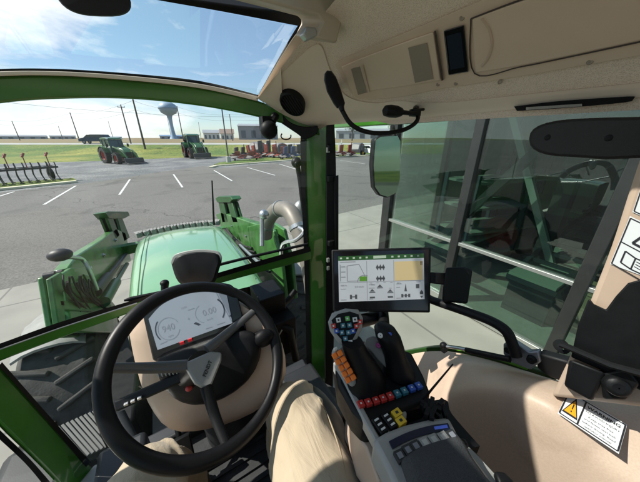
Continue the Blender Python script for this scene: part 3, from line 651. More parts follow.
# wheels
for sd in (-1, 1):
    ax = (sd, 0, 0)
    w = wheel_mb((sd * 1.0, 2.62, .68), .68, .46, ax, 48, 24, .030).build('front_tyre', mat('dusty rubber', (.055, .054, .05), .9, var=.35, scale=9, bump=.5, bscale=60, bdist=.004), T, bevel=.012); hub_mb((sd * 1.02, 2.62, .68), .68, .46, ax).build('rim', TR, w)
    w = wheel_mb((sd * 1.02, -.75, .98), .98, .62, ax, 40, 22, .055).build('rear_tyre', RUB, T); hub_mb((sd * 1.04, -.75, .98), .98, .62, ax).build('rim', TR, w)
    rows = []
    for i in range(15):
        a = R(66 + 96 * i / 14); rr = .76 + .01 * math.sin(i * 2.1)
        rows.append([Vector((sd * (.80 + .42 * j / 6), 2.62 - rr * math.cos(a), .70 + (rr - .06 * abs(j / 3 - 1) ** 2.5) * math.sin(a))) for j in range(7)])
    m = MB(); m.slab(rows, (0, 0, -.02)); m.build('front_mudguard', DUST, T)
    rows = []
    for i in range(17):
        a = R(0 + 165 * i / 16); rows.append([Vector((sd * (.82 + .5 * j / 4), -.75 + 1.1 * math.cos(a), 1.0 + (1.1 - .05 * (j / 4) ** 3) * math.sin(a))) for j in range(5)])
    m = MB(); m.slab(rows, (0, 0, -.03)); m.build('rear_fender', GREEN, T)
# entry steps left
A0 = [pZ(56, 429, 1.28), pZ(96, 411, 1.28), pZ(122, 440, 1.28), pZ(82, 458, 1.28)]
st = MB(); st.prism([A0[0], A0[1], A0[2], A0[3]], (0, 0, -.05)); so = st.build('step_plate', mat('step grey', (.03, .03, .03), .7), T, bevel=.005)
for i in range(9):
    t0 = (i + .5) / 9; m = MB(); m.beam(lerp(A0[0], A0[1], t0) + up * .012, lerp(A0[3], A0[2], t0) + up * .002, .013, .005); m.build('tread', mat('tread alloy', (.11, .11, .105), .7), so, bevel=.004)
m = MB(); m.box((-.95, .75, .95), (.35, .6, .04)); m.box((-1.0, .7, .55), (.35, .6, .04)); m.build('lower_step', mat('step grey', (.03, .03, .03), .7), T, bevel=.01)

m = MB(); m.box((-.98, 1.35, .82), (.36, .85, .55)); m.build('fuel_tank', mat('tank black', (.02, .021, .022), .5, bump=.3, bscale=200), T, bevel=.06)
m = MB(); m.box((-.98, 1.1, 1.13), (.3, .3, .05)); m.build('tank_cover', GREEN, T, bevel=.02)
# --- cab floor, walls below glass
FL = mat('cab floor mat', (.035, .036, .038), .85, var=.3, scale=14, bump=.5, bscale=120, bdist=.002)
m = MB(); m.prism([(-.66, -.8, 1.5), (.74, -.8, 1.5), (.74, .6, 1.5), (.52, .98, 1.5), (-.46, .98, 1.5), (-.66, .6, 1.5)], (0, 0, -.06)); m.build('cab_floor', FL, T, smooth=0)
m = MB()
for i in range(12): m.box((.12, .25 + i * .05, 1.506), (.8, .018, .008))
m.build('floor_ribs', FL, T, smooth=0)
m = MB(); m.box((0.04, -.82, 1.95), (1.4, .05, .95)); m.build('rear_panel', BEIGE, T, bevel=.01)
# pedals
for i, x in enumerate((.13, .24, -.16)):
    m = MB(); m.box((x, .80, 1.66), (.085, .03, .15), Matrix.Rotation(R(-35), 3, 'X')); m.tube([(x, .82, 1.66), (x, .95, 1.78)], .012, 8); m.build('pedal', BLK, T, bevel=.005)

# --- windscreen, header, rails
rows = []
for i in range(12):
    z = 1.62 + (3.02 - 1.62) * i / 11; rows.append([Vector((x, 1.065 - .22 * x * x + .03 * (z - H), z)) for x in [-.66 + 1.28 * j / 16 for j in range(17)]])
m = MB(); m.grid(rows); m.build('windscreen', WG, T, fix=False)
m = MB()
ribbon(m, [(-70, 82), (0, 76), (60, 75.5), (130, 80), (200, 88), (258, 101), (300, 118), (318, 124)], [(-70, 116), (0, 103.5), (60, 99), (130, 99), (200, 106), (258, 117), (300, 129), (320, 136)], pW, aw(.05), k=6)
hdr = m.build('header_beam', GREEN, T, bevel=.008)
m = MB(); ribbon(m, [(-70, 77), (0, 71.5), (60, 71.5), (130, 76), (200, 84), (258, 96.5)], [(-70, 83), (0, 76.3), (60, 75.8), (130, 80.4), (200, 88.3), (258, 101.3)], lambda a, b: pW(a, b, -.012), aw(.05), k=6); m.build('header_trim', BEIGE2, T, bevel=.002)
m = MB(); ribbon(m, [(-70, 74), (0, 69), (60, 69), (130, 73.5), (200, 81), (262, 96)], [(-70, 77), (0, 71.8), (60, 71.8), (130, 76.3), (200, 84.3), (258, 97)], lambda a, b: pW(a, b, -.006), aw(.03), k=6); m.build('hatch_seal', BLK, T)
# mid rail
m = MB(); ribbon(m, [(-30, 359), (0, 348.5), (60, 327), (137, 302), (219, 277), (311, 251)], [(-30, 374), (0, 361), (60, 338), (137, 310.5), (219, 283.5), (312, 259)], pW, aw(.035)); m.build('mid_rail', GREEN, T, bevel=.004)
m = MB(); ribbon(m, [(-30, 353.5), (0, 343.5), (60, 322), (137, 299), (219, 272.5), (310, 246.5)], [(-30, 359.5), (0, 349), (60, 327.5), (137, 302.4), (219, 277.4), (311, 251.4)], lambda a, b: pW(a, b, -.004), aw(.03)); m.build('rail_seal', BLK, T)
m = MB(); m.tube([pW(a, b, -.012) for a, b in ((-20, 356.5), (0, 349.3), (60, 328), (137, 303))], .0022, 6); m.build('glint_strip', STEEL, T)
# front wiper arm and blade
m = MB(); m.tube([pW(a, b, .02) for a, b in ((206, 268), (250, 257), (308, 244))], .007, 8); m.build('wiper_arm', BLK, T)
m = MB(); m.tube([pW(a, b, .03) for a, b in ((213, 275), (262, 262), (310, 250.5))], .004, 6); m.build('wiper_blade', BLK, T)
m = MB(); m.tube([pW(a, b, .015) for a, b in ((124, 300.5), (131, 299), (165, 292), (186, 287))], [.004, .009, .009, .006], 8); m.build('wiper_stub', BLK, T)
# right front post
pf = lambda a, b: pA(a, b, 31.5, 1.17)
m = MB(); ribbon(m, [(305, 124), (305, 170), (308, 255), (310, 330), (311, 388)], [(330, 118), (328, 170), (327, 255), (326, 330), (326, 392)], pf, aw(.07), k=3); m.build('front_post', GREEN, T, bevel=.01)
m = MB(); ribbon(m, [(300.5, 120), (301, 170), (304, 255), (306, 330), (307, 384)], [(305.5, 120), (305.5, 170), (308.5, 255), (310.5, 330), (311.5, 384)], lambda a, b: pA(a, b, 31.5, 1.165), aw(.05), k=3); m.build('post_seal', BLK, T)
m = MB(); ribbon(m, [(326.5, 116), (326, 170), (326, 255), (325, 330), (325, 388)], [(334, 116), (336, 170), (335, 255), (334, 330), (333, 388)], lambda a, b: pA(a, b, 31.5, 1.12), aw(.05), k=3); m.build('door_frame_front', BLK, T, bevel=.004)
m = MB(); ribbon(m, [(334.5, 176), (335, 255)], [(338.5, 175), (338.5, 255)], lambda a, b: pA(a, b, 31.5, 1.10), aw(.02), k=2)
for y in (148, 178.5, 243): m.box(pA(331, y, 31.5, 1.11), (.03, .02, .025))
m.build('hinge_trim', BLK, T, bevel=.002)
m = MB()
for y in (150, 260, 268): m.box(pA(328, y, 31.5, 1.105), (.012, .01, .02))
m.build('hinge_bolts', SILV, T)
# left front post (lower part in view) and its upper run
pl = lambda a, b: pA(a, b, -31, 1.10)
m = MB(); ribbon(m, [(-60, 300), (-12, 352), (0, 364), (45, 414), (89, 465), (108, 490)], [(-70, 330), (-22, 400), (0, 427), (30, 456), (56, 483), (78, 510)], pl, aw(.06), k=4); m.build('front_post', GREEN, T, bevel=.01)
m = MB(); m.beam(pl(-60, 300) + Vector((-.02, 0, -.05)), Vector((-.60, .95, 2.95)), .08, .06); m.build('front_post_upper', GREEN, T, bevel=.01)
m = MB(); ribbon(m, [(2, 362), (45, 411), (91, 462)], [(-1, 366), (42, 415), (86, 467)], lambda a, b: pA(a, b, -31, 1.09), aw(.03)); m.build('post_gasket', BLK, T)
m = MB(); ribbon(m, [(-10, 418), (0, 430), (30, 459), (52, 484)], [(-16, 424), (-4, 436), (25, 463), (46, 488)], lambda a, b: pA(a, b, -31, 1.10), aw(.02)); m.build('door_gasket', GLOSSB, T)
m = MB(); m.beam((-.68, .72, 1.56), (-.45, .98, 1.56), .07, .10); m.beam((-.68, .72, 1.56), (-.68, -.8, 1.56), .07, .10); m.build('sill', GREYP, T, bevel=.012)
m = MB(); m.beam((-.44, 1.0, 1.53), (.52, 1.02, 1.53), .07, .09); m.build('front_sill', DKGREY, T, bevel=.012)
# left side frame (door, pillar) – shading and other views
m = MB(); m.beam((-.72, .68, 1.6), (-.66, .78, 2.95), .04, .05); m.beam((-.74, -.35, 1.6), (-.70, -.35, 2.95), .05, .08); m.beam((-.72, .75, 2.96), (-.70, -.85, 2.96), .05, .06); m.build('side_frame', GREEN, T, bevel=.01)
m = MB(); m.grid([[(-.73, .68, 1.62), (-.74, -.33, 1.62)], [(-.67, .76, 2.93), (-.70, -.33, 2.93)]]); m.build('left_door_glass', WG, T, smooth=0)
m = MB(); m.beam((.70, -.85, 1.6), (.66, -.85, 3.0), .08, .08); m.beam((-.70, -.85, 1.6), (-.66, -.85, 3.0), .08, .08); m.build('rear_post', GREEN, T, bevel=.01)
m = MB(); m.grid([[(-.66, -.86, 2.42), (.66, -.86, 2.42)], [(-.64, -.86, 2.95), (.64, -.86, 2.95)]]); m.build('rear_window', WG, T, smooth=0)

# --- roof
ROOFZ = 3.16
m = MB()   # roof shell with an unseen hatch opening added to let the sun in
hx0, hx1, hy0, hy1 = -.50, .30, -.05, .60
for x0, x1, y0, y1 in ((-.78, hx0, -.95, .74), (hx1, .40, -.95, .62), (hx0, hx1, -.95, hy0), (hx0, hx1, hy1, .74)): m.box(((x0 + x1) / 2, (y0 + y1) / 2, ROOFZ + .02), (x1 - x0, y1 - y0, .05))
m.build('roof_inner', LINER, T, smooth=0)
m = MB(); 
for x0, x1, y0, y1 in ((-.85, hx0, -1.0, .73), (hx1, .86, -1.0, .73), (hx0, hx1, -1.0, hy0), (hx0, hx1, hy1, .73)): m.box(((x0 + x1) / 2, (y0 + y1) / 2, ROOFZ + .15), (x1 - x0, y1 - y0, .14))
m.build('roof_shell', GREEN, T, bevel=.02)
m = MB(); m.box(((hx0 + hx1) / 2, (hy0 + hy1) / 2, ROOFZ + .1), (hx1 - hx0 - .004, hy1 - hy0 - .004, .006)); m.build('added_hatch_glass', RG, T, smooth=0)  # pane over the opening added for sunlight inside the cab
# liner right: section from the door rail up to the ceiling
sec = [(.725, .045), (.715, .066), (.69, .088), (.64, .128), (.57, .175), (.49, .22), (.42, .252), (.375, .272), (.34, .28)]
rows = []
for j, y in enumerate([-.95, -.6, -.3, 0, .2, .35, .5, .62, .70]):
    kx = 1 if y < .3 else lerp(1, .83, (y - .3) / .42)
    rows.append([Vector((.725 - (.725 - x) * kx, y, H + z - (1 - kx) * .12 * (i_ / 8))) for i_, (x, z) in enumerate(sec)])
inner_top = pY(345, -8, .72)
def cornerline(t):    # front edge of the liner from the door corner to the hatch corner
    pts = [pA(316, 131, 31.5, 1.16), pA(303, 126, 28, 1.13), pA(285, 116, 26, 1.11), pA(268, 105, 22, 1.08), pA(258, 98, 20, 1.05)]
    k = t * (len(pts) - 1); i = min(int(k), len(pts) - 2); return lerp(pts[i], pts[i + 1], k - i)
last = [cornerline((i / (len(sec) - 1)) ** 1.1) for i in range(len(sec))]
base = rows[-1]
# hatch side edge (258,98)->(300,35)->(345,-8)
for f in (.3, .6, .85): 
    r_ = [lerp(base[i], last[i], f) for i in range(len(sec))]
    rows.append([r_[i] + Vector((0, 0, .03 * math.sin(math.pi * f) * (1 - i / 8))) for i in range(len(sec))])
rows.append(last)
rows = [spline(r_, 4) for r_ in rows]; rows = [list(c_) for c_ in zip(*[spline(c_, 4) for c_ in zip(*rows)])]
mo = MB(); mo.grid(rows); ms = MB(); ms.grid([[r_[0] + (r_[0] - r_[2]) * 2 + Vector((0, 0, -.03))] + r_ for r_ in rows]); LIN = BVHTree.FromPolygons(ms.v, ms.f)
def onL(px, py, off=.0):
    d = ray(px, py).normalized(); h = LIN.ray_cast(C0, d)
    if h[0] is None:
        n = LIN.find_nearest(C0 + d * .85); return n[0] - d * off
    return h[0] - d * off
lin = mo.build('liner', LINER, T, smooth=60)
def strip(top, bot, off, th, k=5, nv=6):
    m = MB(); ribbon(m, top, bot, lambda a, b: onL(a, b, off), aw(th), k=k, nv=nv); return m
# smooth lower trim along the door rail, and the smooth corner
strip([(259.5, 97.5), (272, 84), (290, 66), (318, 44), (330, 70), (345, 95), (372, 103), (400, 101), (440, 103), (540, 93), (640, 83), (690, 78)], [(262, 101), (275, 110), (288, 117), (303, 124), (320, 125.5), (340, 124), (365, 122), (400, 119.5), (440, 116), (540, 107), (640, 97), (690, 93)], .004, .012, nv=10).build('liner_trim', BEIGE2, T, bevel=.002)
strip([(336, 66), (343, 59), (400, 35), (487, -2), (560, -34), (700, -90)], [(350, 92), (361, 99), (400, 97), (440, 89), (540, 73), (700, 45)], .008, .014, nv=8).build('overhead_panel', BEIGE3, T, bevel=.004)
# vent panel
m = strip([(341, 66.5), (360, 58.5), (400, 43.5), (434, 31.5)], [(354, 97), (375, 90.5), (405, 86.5), (441, 80.5)], .016, .012, k=3)
vp = m.build('vent_panel', BEIGE3, T, bevel=.004)
strip([(351, 69), (360, 66.5)], [(358, 95), (367, 92.5)], .018, .004, k=3).build('vent_grille', TAUPE, vp)
strip([(408, 48), (427, 43)], [(415, 83), (433.5, 79)], .018, .004, k=3).build('vent_grille', TAUPE, vp)
strip([(361, 66), (363, 65)], [(367.5, 92.5), (369.5, 92)], .021, .008, k=3).build('vent_slider', BEIGE, vp)
strip([(434, 31), (436, 30.5)], [(441.5, 81), (443.5, 80)], .0175, .004, k=3).build('vent_gap', mat('gap brown', (.05, .035, .03), .8), vp)
dp = strip([(443.5, 31), (464, 25)], [(448.5, 75.5), (468.5, 72)], .015, .010, k=3).build('roof_display', GLOSSB, T, bevel=.002)
strip([(446.5, 36), (461, 32)], [(450.5, 70), (464.5, 67)], .0157, .002, k=3).build('display_face', mat('display blue', (.015, .022, .035), .15), dp)
cv = strip([(472, 18.5), (515, 3), (560, -12), (640, -38), (700, -60)], [(475.5, 73), (520, 66), (560, 58), (640, 41), (700, 28)], .0125, .008, nv=8).build('storage_cover', BEIGE3, T, bevel=.003)
m = MB(); pts = [(470.8, 19), (474.5, 73.5), (520, 67), (560, 59), (640, 42), (700, 29)]; m.tube([onL(a, b, .0115) for a, b in sp2(pts, 6)], .0012, 6); m.tube([onL(a, b, .0115) for a, b in sp2([(470.8, 19), (515, 2), (560, -13)], 6)], .0012, 6); m.build('cover_gap', mat('gap brown', (.05, .035, .03), .8), T)
m = MB(); cgp = [(482, 18), (490, 30), (492, 45), (488, 58), (482, 66)]; m.tube([onL(a, b, .0115) for a, b in sp2(cgp, 5)], .003, 6); m.build('cover_crease', BEIGE, cv)
# oval loudspeaker
c = onL(293, 101, .008); nn = (C0 - c).normalized(); u = (onL(299, 110, .008) - c); w = (onL(301, 96, .008) - c); nn = u.cross(w).normalized(); nn = nn if nn.dot(C0 - c) > 0 else -nn
c = c + nn * .012
A_ = u.normalized() * .055; B_ = nn.cross(u).normalized() * .042
rows = [[c + nn * h + (A_ * math.cos(2 * math.pi * j / 28) + B_ * math.sin(2 * math.pi * j / 28)) * k for j in range(28)] for k, h in ((1.0, -.05), (1.0, .006), (.93, .010), (.86, .010), (.82, .002), (.5, .004), (.01, .006))]
m = MB(); m.grid(rows, wrap=True); spk = m.build('loudspeaker', BLK, T)
m = MB()
for k in range(7):
    o_ = (k - 3) * .22; l = math.sqrt(max(0, .64 - o_ * o_)); m.tube([c + nn * .007 + B_ * o_ - A_ * l, c + nn * .007 + B_ * o_ + A_ * l], .0016, 5)
m.build('grille', DKGREY, spk)
# black corner cover under the liner
m = MB(); ribbon(m, [(281, 112), (290, 122), (303, 126.5), (318, 126)], [(281, 123), (296, 133), (306, 139), (318, 133)], lambda a, b: pA(a, b, 28, 1.10), aw(.05)); m.build('corner_cover', BLK, T, bevel=.003)
# corner camera
m = MB(); m.ell(pA(269, 130, 24, 1.02), (.032, .028, .032)); m.box(pA(267.5, 124, 24, 1.05), (.05, .04, .05)); m.tube([pA(272, 122, 24, 1.04), pA(276, 115, 24, 1.06)], .014, 8); cam_ = m.build('corner_camera', BLK, T)
m = MB(); m.tube([pA(286 + 5 * math.cos(a), 136 + 3.6 * math.sin(a), 26, 1.05) for a in [R(20 * i) for i in range(-1, 12)]], .0025, 8); m.build('cable_loop', BLK, T)
# mirror adjusting rod along the post
m = MB(); m.tube([pA(296.5, 160, 27, 1.18), pA(300, 180, 27, 1.18), pA(307, 240, 27.5, 1.18)], .011, 10); m.ell(pA(296.5, 162.5, 27, 1.175), (.024, .022, .024)); m.ell(pA(297, 164, 27, 1.15), (.012, .01, .012)); m.build('grab_rod', BLK, T)

# hatch front glass between header and roof, side rail, rear bar
gl = [pW(-60, 74, -.005), pW(0, 70, -.005), pW(60, 70, -.005), pW(130, 74.5, -.005), pW(200, 82.5, -.005), pW(258, 97, -.005)]
def rear(px, py): return pY(px, py, .76)
gr = [rear(-120, -85), rear(-60, -65), rear(20, -40), rear(110, -10), rear(200, 8), rear(303, 28)]
m = MB(); m.grid([gl, gr]); m.build('roof_window', RG, T, smooth=0)
m = MB(); ribbon(m, [(20, -58), (110, -20), (143, -9), (200, 1), (312, 16)], [(20, -42), (110, -10), (143, -1.5), (225, 13), (310, 29)], lambda a, b: pY(a, b, .745), (0, .02, .02)); m.build('roof_window_bar', BLK, T, bevel=.004)
m = MB(); ribbon(m, [(262, 96), (280, 66), (299, 36), (306, 28)], [(256, 99.5), (274, 66.5), (294, 31.5), (301, 22)], lambda a, b: lerp(pW(a, b, -.01), pY(a, b, .76), min(1, max(0, (98 - b) / 70))), aw(.02)); m.build('hatch_side_seal', BLK, T)
sf = lambda a, b: lerp(pW(a, b, -.02), pY(a, b, .735), min(1, max(0, (100 - b) / 68)))
m = MB(); ribbon(m, [(257, 98), (275, 67), (296, 34), (306, 29)], [(264, 103), (292, 72), (322, 42), (334, 38)], sf, aw(.03)); m.build('hatch_side_trim', BEIGE2, T, bevel=.003)
m = MB(); m.tube([sf(a, b) - (sf(a, b) - C0).normalized() * .004 for a, b in ((264, 99), (290, 66), (318, 40))], .004, 6); m.build('trim_groove', TAUPE, T)
# blind housing at the hatch corner
bl = lambda a, b: pY(a, b, .61)
m = MB(); m.prism([bl(a, b) for a, b in ((228, -14), (250, -2), (318, 16), (322, 22), (314, 38), (337, 44), (343, 20), (349, 8), (330, -14), (300, -30))], (0, .10, .03)); m.build('blind_housing', mat('sunlit housing taupe', (.48, .40, .31), .55, var=.05), T, bevel=.006)  # taupe lightened to stand for sunlight falling on the housing
m = MB(); m.prism([bl(a, b) for a, b in ((306, 26), (316, 27), (318, 36), (308, 40), (303, 34))], (0, .02, .0)); m.build('housing_clip', SILV, T, bevel=.003)
# rear view mirror at the top
c = pC(95, 2, .46); xx = (pC(130, 2, .46) - pC(60, 0, .46)).normalized(); yy_ = ray(95, 2).normalized(); zz_ = xx.cross(yy_).normalized(); rot = Matrix((xx, yy_, zz_)).transposed()
m = MB(); rows = []
for k, h in ((.01, .018), (.9, .018), (1.0, .010), (1.0, -.006), (.94, -.012), (.01, -.012)):
    rows.append([c + rot @ Vector((.067 * k * math.copysign(abs(math.cos(a)) ** .7, math.cos(a)), h, .030 * k * math.copysign(abs(math.sin(a)) ** .7, math.sin(a)) + .01)) for a in [2 * math.pi * j / 32 for j in range(32)]])
m.grid(rows, wrap=True); m.tube([c + rot @ Vector((0, .015, .02)), c + rot @ Vector((0, .05, .10))], .009, 8); m.build('interior_mirror', BLK, T)

# --- right door: glass, top rail, bottom rail, handle
gpx = [(322, 392), (360, 372), (405, 355), (440, 350.5), (480, 357), (520, 368.5), (556, 379), (600, 389), (660, 401)]
dX = .765
bot = [pX(a, b, dX) for a, b in sp2(gpx, 3)]
def top_of(p): return Vector((.735, p.y, H + .05))
m = MB(); m.grid([[lerp(p, top_of(p), t) for p in bot] for t in (0, .25, .5, .75, 1)]); m.build('side_door_glass', DG, T, fix=False)
m = MB(); ribbon(m, [(316, 122), (400, 117), (440, 114), (540, 105.5), (640, 95), (720, 86)], [(318, 129), (400, 124), (440, 121), (540, 113), (640, 104.5), (720, 97)], lambda a, b: pX(a, b, .738), (.03, 0, .0)); m.build('door_top_rail', GREEN, T, bevel=.003)
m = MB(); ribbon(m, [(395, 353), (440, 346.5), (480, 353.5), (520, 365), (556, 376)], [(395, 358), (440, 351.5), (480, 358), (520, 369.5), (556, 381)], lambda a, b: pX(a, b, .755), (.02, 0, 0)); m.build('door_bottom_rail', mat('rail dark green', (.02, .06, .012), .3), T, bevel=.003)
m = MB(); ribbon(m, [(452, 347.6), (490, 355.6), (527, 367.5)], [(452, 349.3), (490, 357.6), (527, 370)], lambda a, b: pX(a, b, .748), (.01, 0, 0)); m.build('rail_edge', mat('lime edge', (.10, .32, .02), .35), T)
hb = spline([pX(a, b, .70) for a, b in ((424, 297), (440, 303), (470, 313), (492, 321.5), (506, 331), (512, 343), (516, 356))], 5)
m = MB(); m.tube(hb, .0135, 14); m.build('grab_handle', BLK, T)
m = MB(); m.prism([pX(a, b, .715) for a, b in ((503, 344), (512, 341), (529, 352), (538, 351), (541, 362), (530, 370), (512, 363), (503, 354))], (.02, 0, 0)); hbk = m.build('handle_bracket', mat('bracket steel', (.22, .24, .27), .35, metal=.6), T, bevel=.003)
for a, b in ((508, 350), (531, 360)): MB().lathe([(.001, .004), (.009, .004), (.011, -.006)], pX(a, b, .708), (-1, 0, 0), 14).build('bolt', BLK, hbk)
m = MB(); m.prism([pX(a, b, .72) for a, b in ((538, 353), (570, 362), (566, 384), (548, 377), (536, 368))], (.03, 0, 0)); m.build('latch_block', BLK, T, bevel=.006)
m = MB(); m.tube([pX(443, 346, .70), pX(478, 351.5, .705)], .0045, 10); gs = m.build('gas_strut', STEEL, T)
m = MB(); m.tube([pX(466, 350, .70), pX(510, 359.5, .705)], .0085, 12); m.build('strut_cylinder', BLK, gs)
m = MB(); m.ell(pX(443.5, 345.5, .70), (.012, .012, .012)); m.box(pX(444.5, 349, .70), (.018, .014, .02)); m.build('strut_ball', BLK, gs)

# --- sun visor and lamp over the right door
V = lambda a, b: pA(a, b, 83, .66)
oval = []
for i in range(28):
    a = 2 * math.pi * i / 28; ca, sa = math.cos(a), math.sin(a)
    px = 606 + 77 * math.copysign(abs(ca) ** .55, ca); py = 137 + 19.5 * math.copysign(abs(sa) ** .8, sa) - (px - 606) * .03 + (3 if sa > 0 and ca > 0 else 0); oval.append((px, py))
m = MB(); m.prism([V(*p) for p in oval], aw(.014)); vis = m.build('sun_visor', mat('visor black', (.012, .012, .013), .6, bump=.5, bscale=600, bdist=.0005), T, bevel=.005)
for p in ((548, 137.5), (609, 138)): MB().lathe([(.001, .0012), (.0035, .0012), (.0055, 0)], V(*p), (C0 - V(*p)).normalized(), 16).build('visor_pivot', BLK, vis)
la = strip([(514, 106.5), (560, 101), (628, 96.5), (634, 97.5)], [(517, 111), (560, 108.5), (625, 102.5), (632, 99.5)], .016, .012, k=4, nv=2).build('courtesy_lamp', BLK, T, bevel=.002)
m = MB()
for i in range(40):
    a = 526 + i * 1.4; o_ = .019 + (.0012 if i % 2 else 0); m.add([onL(a, 107.3 - i * .088, o_), onL(a + 1.42, 107.2 - i * .088, o_), onL(a + 1.42, 110.0 - i * .092, o_), onL(a, 110.1 - i * .092, o_)], [(0, 1, 2, 3)])
m.build('lamp_lens', mat('lens frosted', (.36, .345, .32), .3), la, smooth=0)

# --- rear right pillar with stickers and the black cover box
PP = lambda a, b: pA(a, b, 84, .62)
m = MB(); ribbon(m, [(660, 110), (643, 152), (630, 190), (611.5, 247), (591, 300), (575, 345), (560, 378), (552, 396)], [(760, 110), (760, 152), (760, 190), (760, 247), (760, 300), (760, 345), (760, 378), (760, 420)], PP, aw(.07), nv=5, k=4); m.build('rear_side_pillar', BEIGE, T, bevel=.012)
P2 = lambda a, b: pA(a, b, 84, .60)
m = MB(); m.prism([P2(a, b) for a, b in ((590, 299), (594, 304), (606, 309.5), (616, 296), (628, 283), (642, 279), (690, 285), (690, 400), (643, 392), (606, 372), (571, 357), (578, 325), (588, 300))], aw(.045)); bc = m.build('cover_box', BLK, T, bevel=.006)
m = MB(); m.prism([pA(a, b, 84, .585) for a, b in ((569.5, 359), (606, 373), (592.5, 401.5), (564, 386))], aw(.04)); m.build('lower_box', BLK, bc, bevel=.005)
m = MB(); m.lathe([(.001, .010), (.012, .010), (.017, .004), (.017, -.03)], pA(617, 386, 84, .585), (-.8, -.3, .3), 20); m.prism([pA(a, b, 84, .59) for a, b in ((600, 374), (628, 368), (640, 384), (626, 400), (603, 399))], aw(.04)); m.build('belt_anchor', BLK, bc, bevel=.004)
m = MB(); m.tube([pA(a, b, 84, .58) for a, b in ((560, 344), (575, 350), (610, 365), (650, 376))], .006, 8); m.lathe([(.001, .012), (.010, .010), (.012, -.010)], pA(562, 347, 84, .60), (-.8, -.3, .3), 18); m.build('release_bar', BLK, bc)

for a, b in ((352, 63.5), (438, 84.5), (456, 83.5), (462, 18), (500, 82), (590, 62)):
    c = onL(a, b, .009); MB().lathe([(.001, .001), (.0035, .0016), (.0045, 0)], c, (C0 - c).normalized(), 12).build('screw_cap', TAUPE, T)
# --- fender panel beside the seat
out = [(330, 400), (370, 374), (405, 356), (440, 351), (480, 357.5), (520, 369), (556, 380), (600, 390), (660, 402)]
inn = [(330, 425), (370, 415), (405, 405), (430, 400), (468, 389), (502, 388), (532, 398), (560, 416), (600, 462)]
O = sp2(out, 4); I = sp2(inn, 4)
rows = [[], [], [], [], [], []]
for (a, b), (c_, d_) in zip(O, I):
    p, q = pX(a, b, .745), pX(c_, d_, .60)
    rows[0].append(p); rows[1].append(lerp(p, q, .5) + up * .012); rows[2].append(q + Vector((.010, 0, .003))); rows[3].append(q + Vector((-.006, 0, -.014))); rows[4].append(Vector((q.x - .03, q.y, q.z - .25))); rows[5].append(Vector((q.x - .02, q.y, 1.5)))
# carry it back behind the frame
for r in rows:
    e = r[-1]; r.append(Vector((e.x, e.y - .3, e.z))); r.append(Vector((e.x, e.y - .6, e.z - .05)))
mf = MB(); mf.grid(rows); FEN = BVHTree.FromPolygons(mf.v, mf.f)
mf.build('fender_panel', layered('panel beige', (.52, .385, .29), (.47, .345, .26), (.545, .41, .315), 2.2, 300, rough=.5, fstr=.06, bump=.35, bdist=.0005), T, sub=2)
def onF(px, py, off=.0):
    d = ray(px, py).normalized(); h = FEN.ray_cast(C0, d); return (h[0] if h[0] else C0 + d * .8) - d * off
# stickers on the pillar (flat sheets)
def sticker(parent, tl, tr, bl, br, draw, name='warning_sticker', lift=.0006, label=None):
    m = MB(); m.add([tl, tr, br, bl], [(0, 1, 2, 3)]); s = m.build(name, PAPER, parent, smooth=0, label=label)
    f = Face(tl, tr, bl, lift); draw(f, s); return s
PS = lambda a, b: pA(a, b, 84, .6185)
def pict(f, s):
    k = MB(); e = .018
    for a in ([(.03, .03), (.97, .03), (.97, .97), (.03, .97), (.03, .03)], [(.03, .50), (.97, .50)]): f.line(k, a, e)
    f.line(k, [(.30, .42), (.52, .12), (.74, .42), (.30, .42)], .04); f.line(k, [(.52, .22), (.52, .33)], .035); f.line(k, [(.50, .365), (.54, .365)], .03)
    f.line(k, [(.22, .62), (.22, .86), (.50, .88), (.78, .86), (.78, .62), (.50, .65), (.22, .62)], .022); f.line(k, [(.50, .65), (.50, .88)], .02)
    for v in (.70, .75, .80): f.line(k, [(.55, v), (.73, v)], .012)
    k.build('pictogram', INK, s, smooth=0)
sticker(T, PS(630, 216), PS(672, 236), PS(610, 264), PS(654, 280), pict, label='lower white pictogram sticker on the pillar')
sticker(T, PS(650, 160), PS(690, 175), PS(632.5, 212), PS(672, 230), pict, label='upper white pictogram sticker on the pillar')
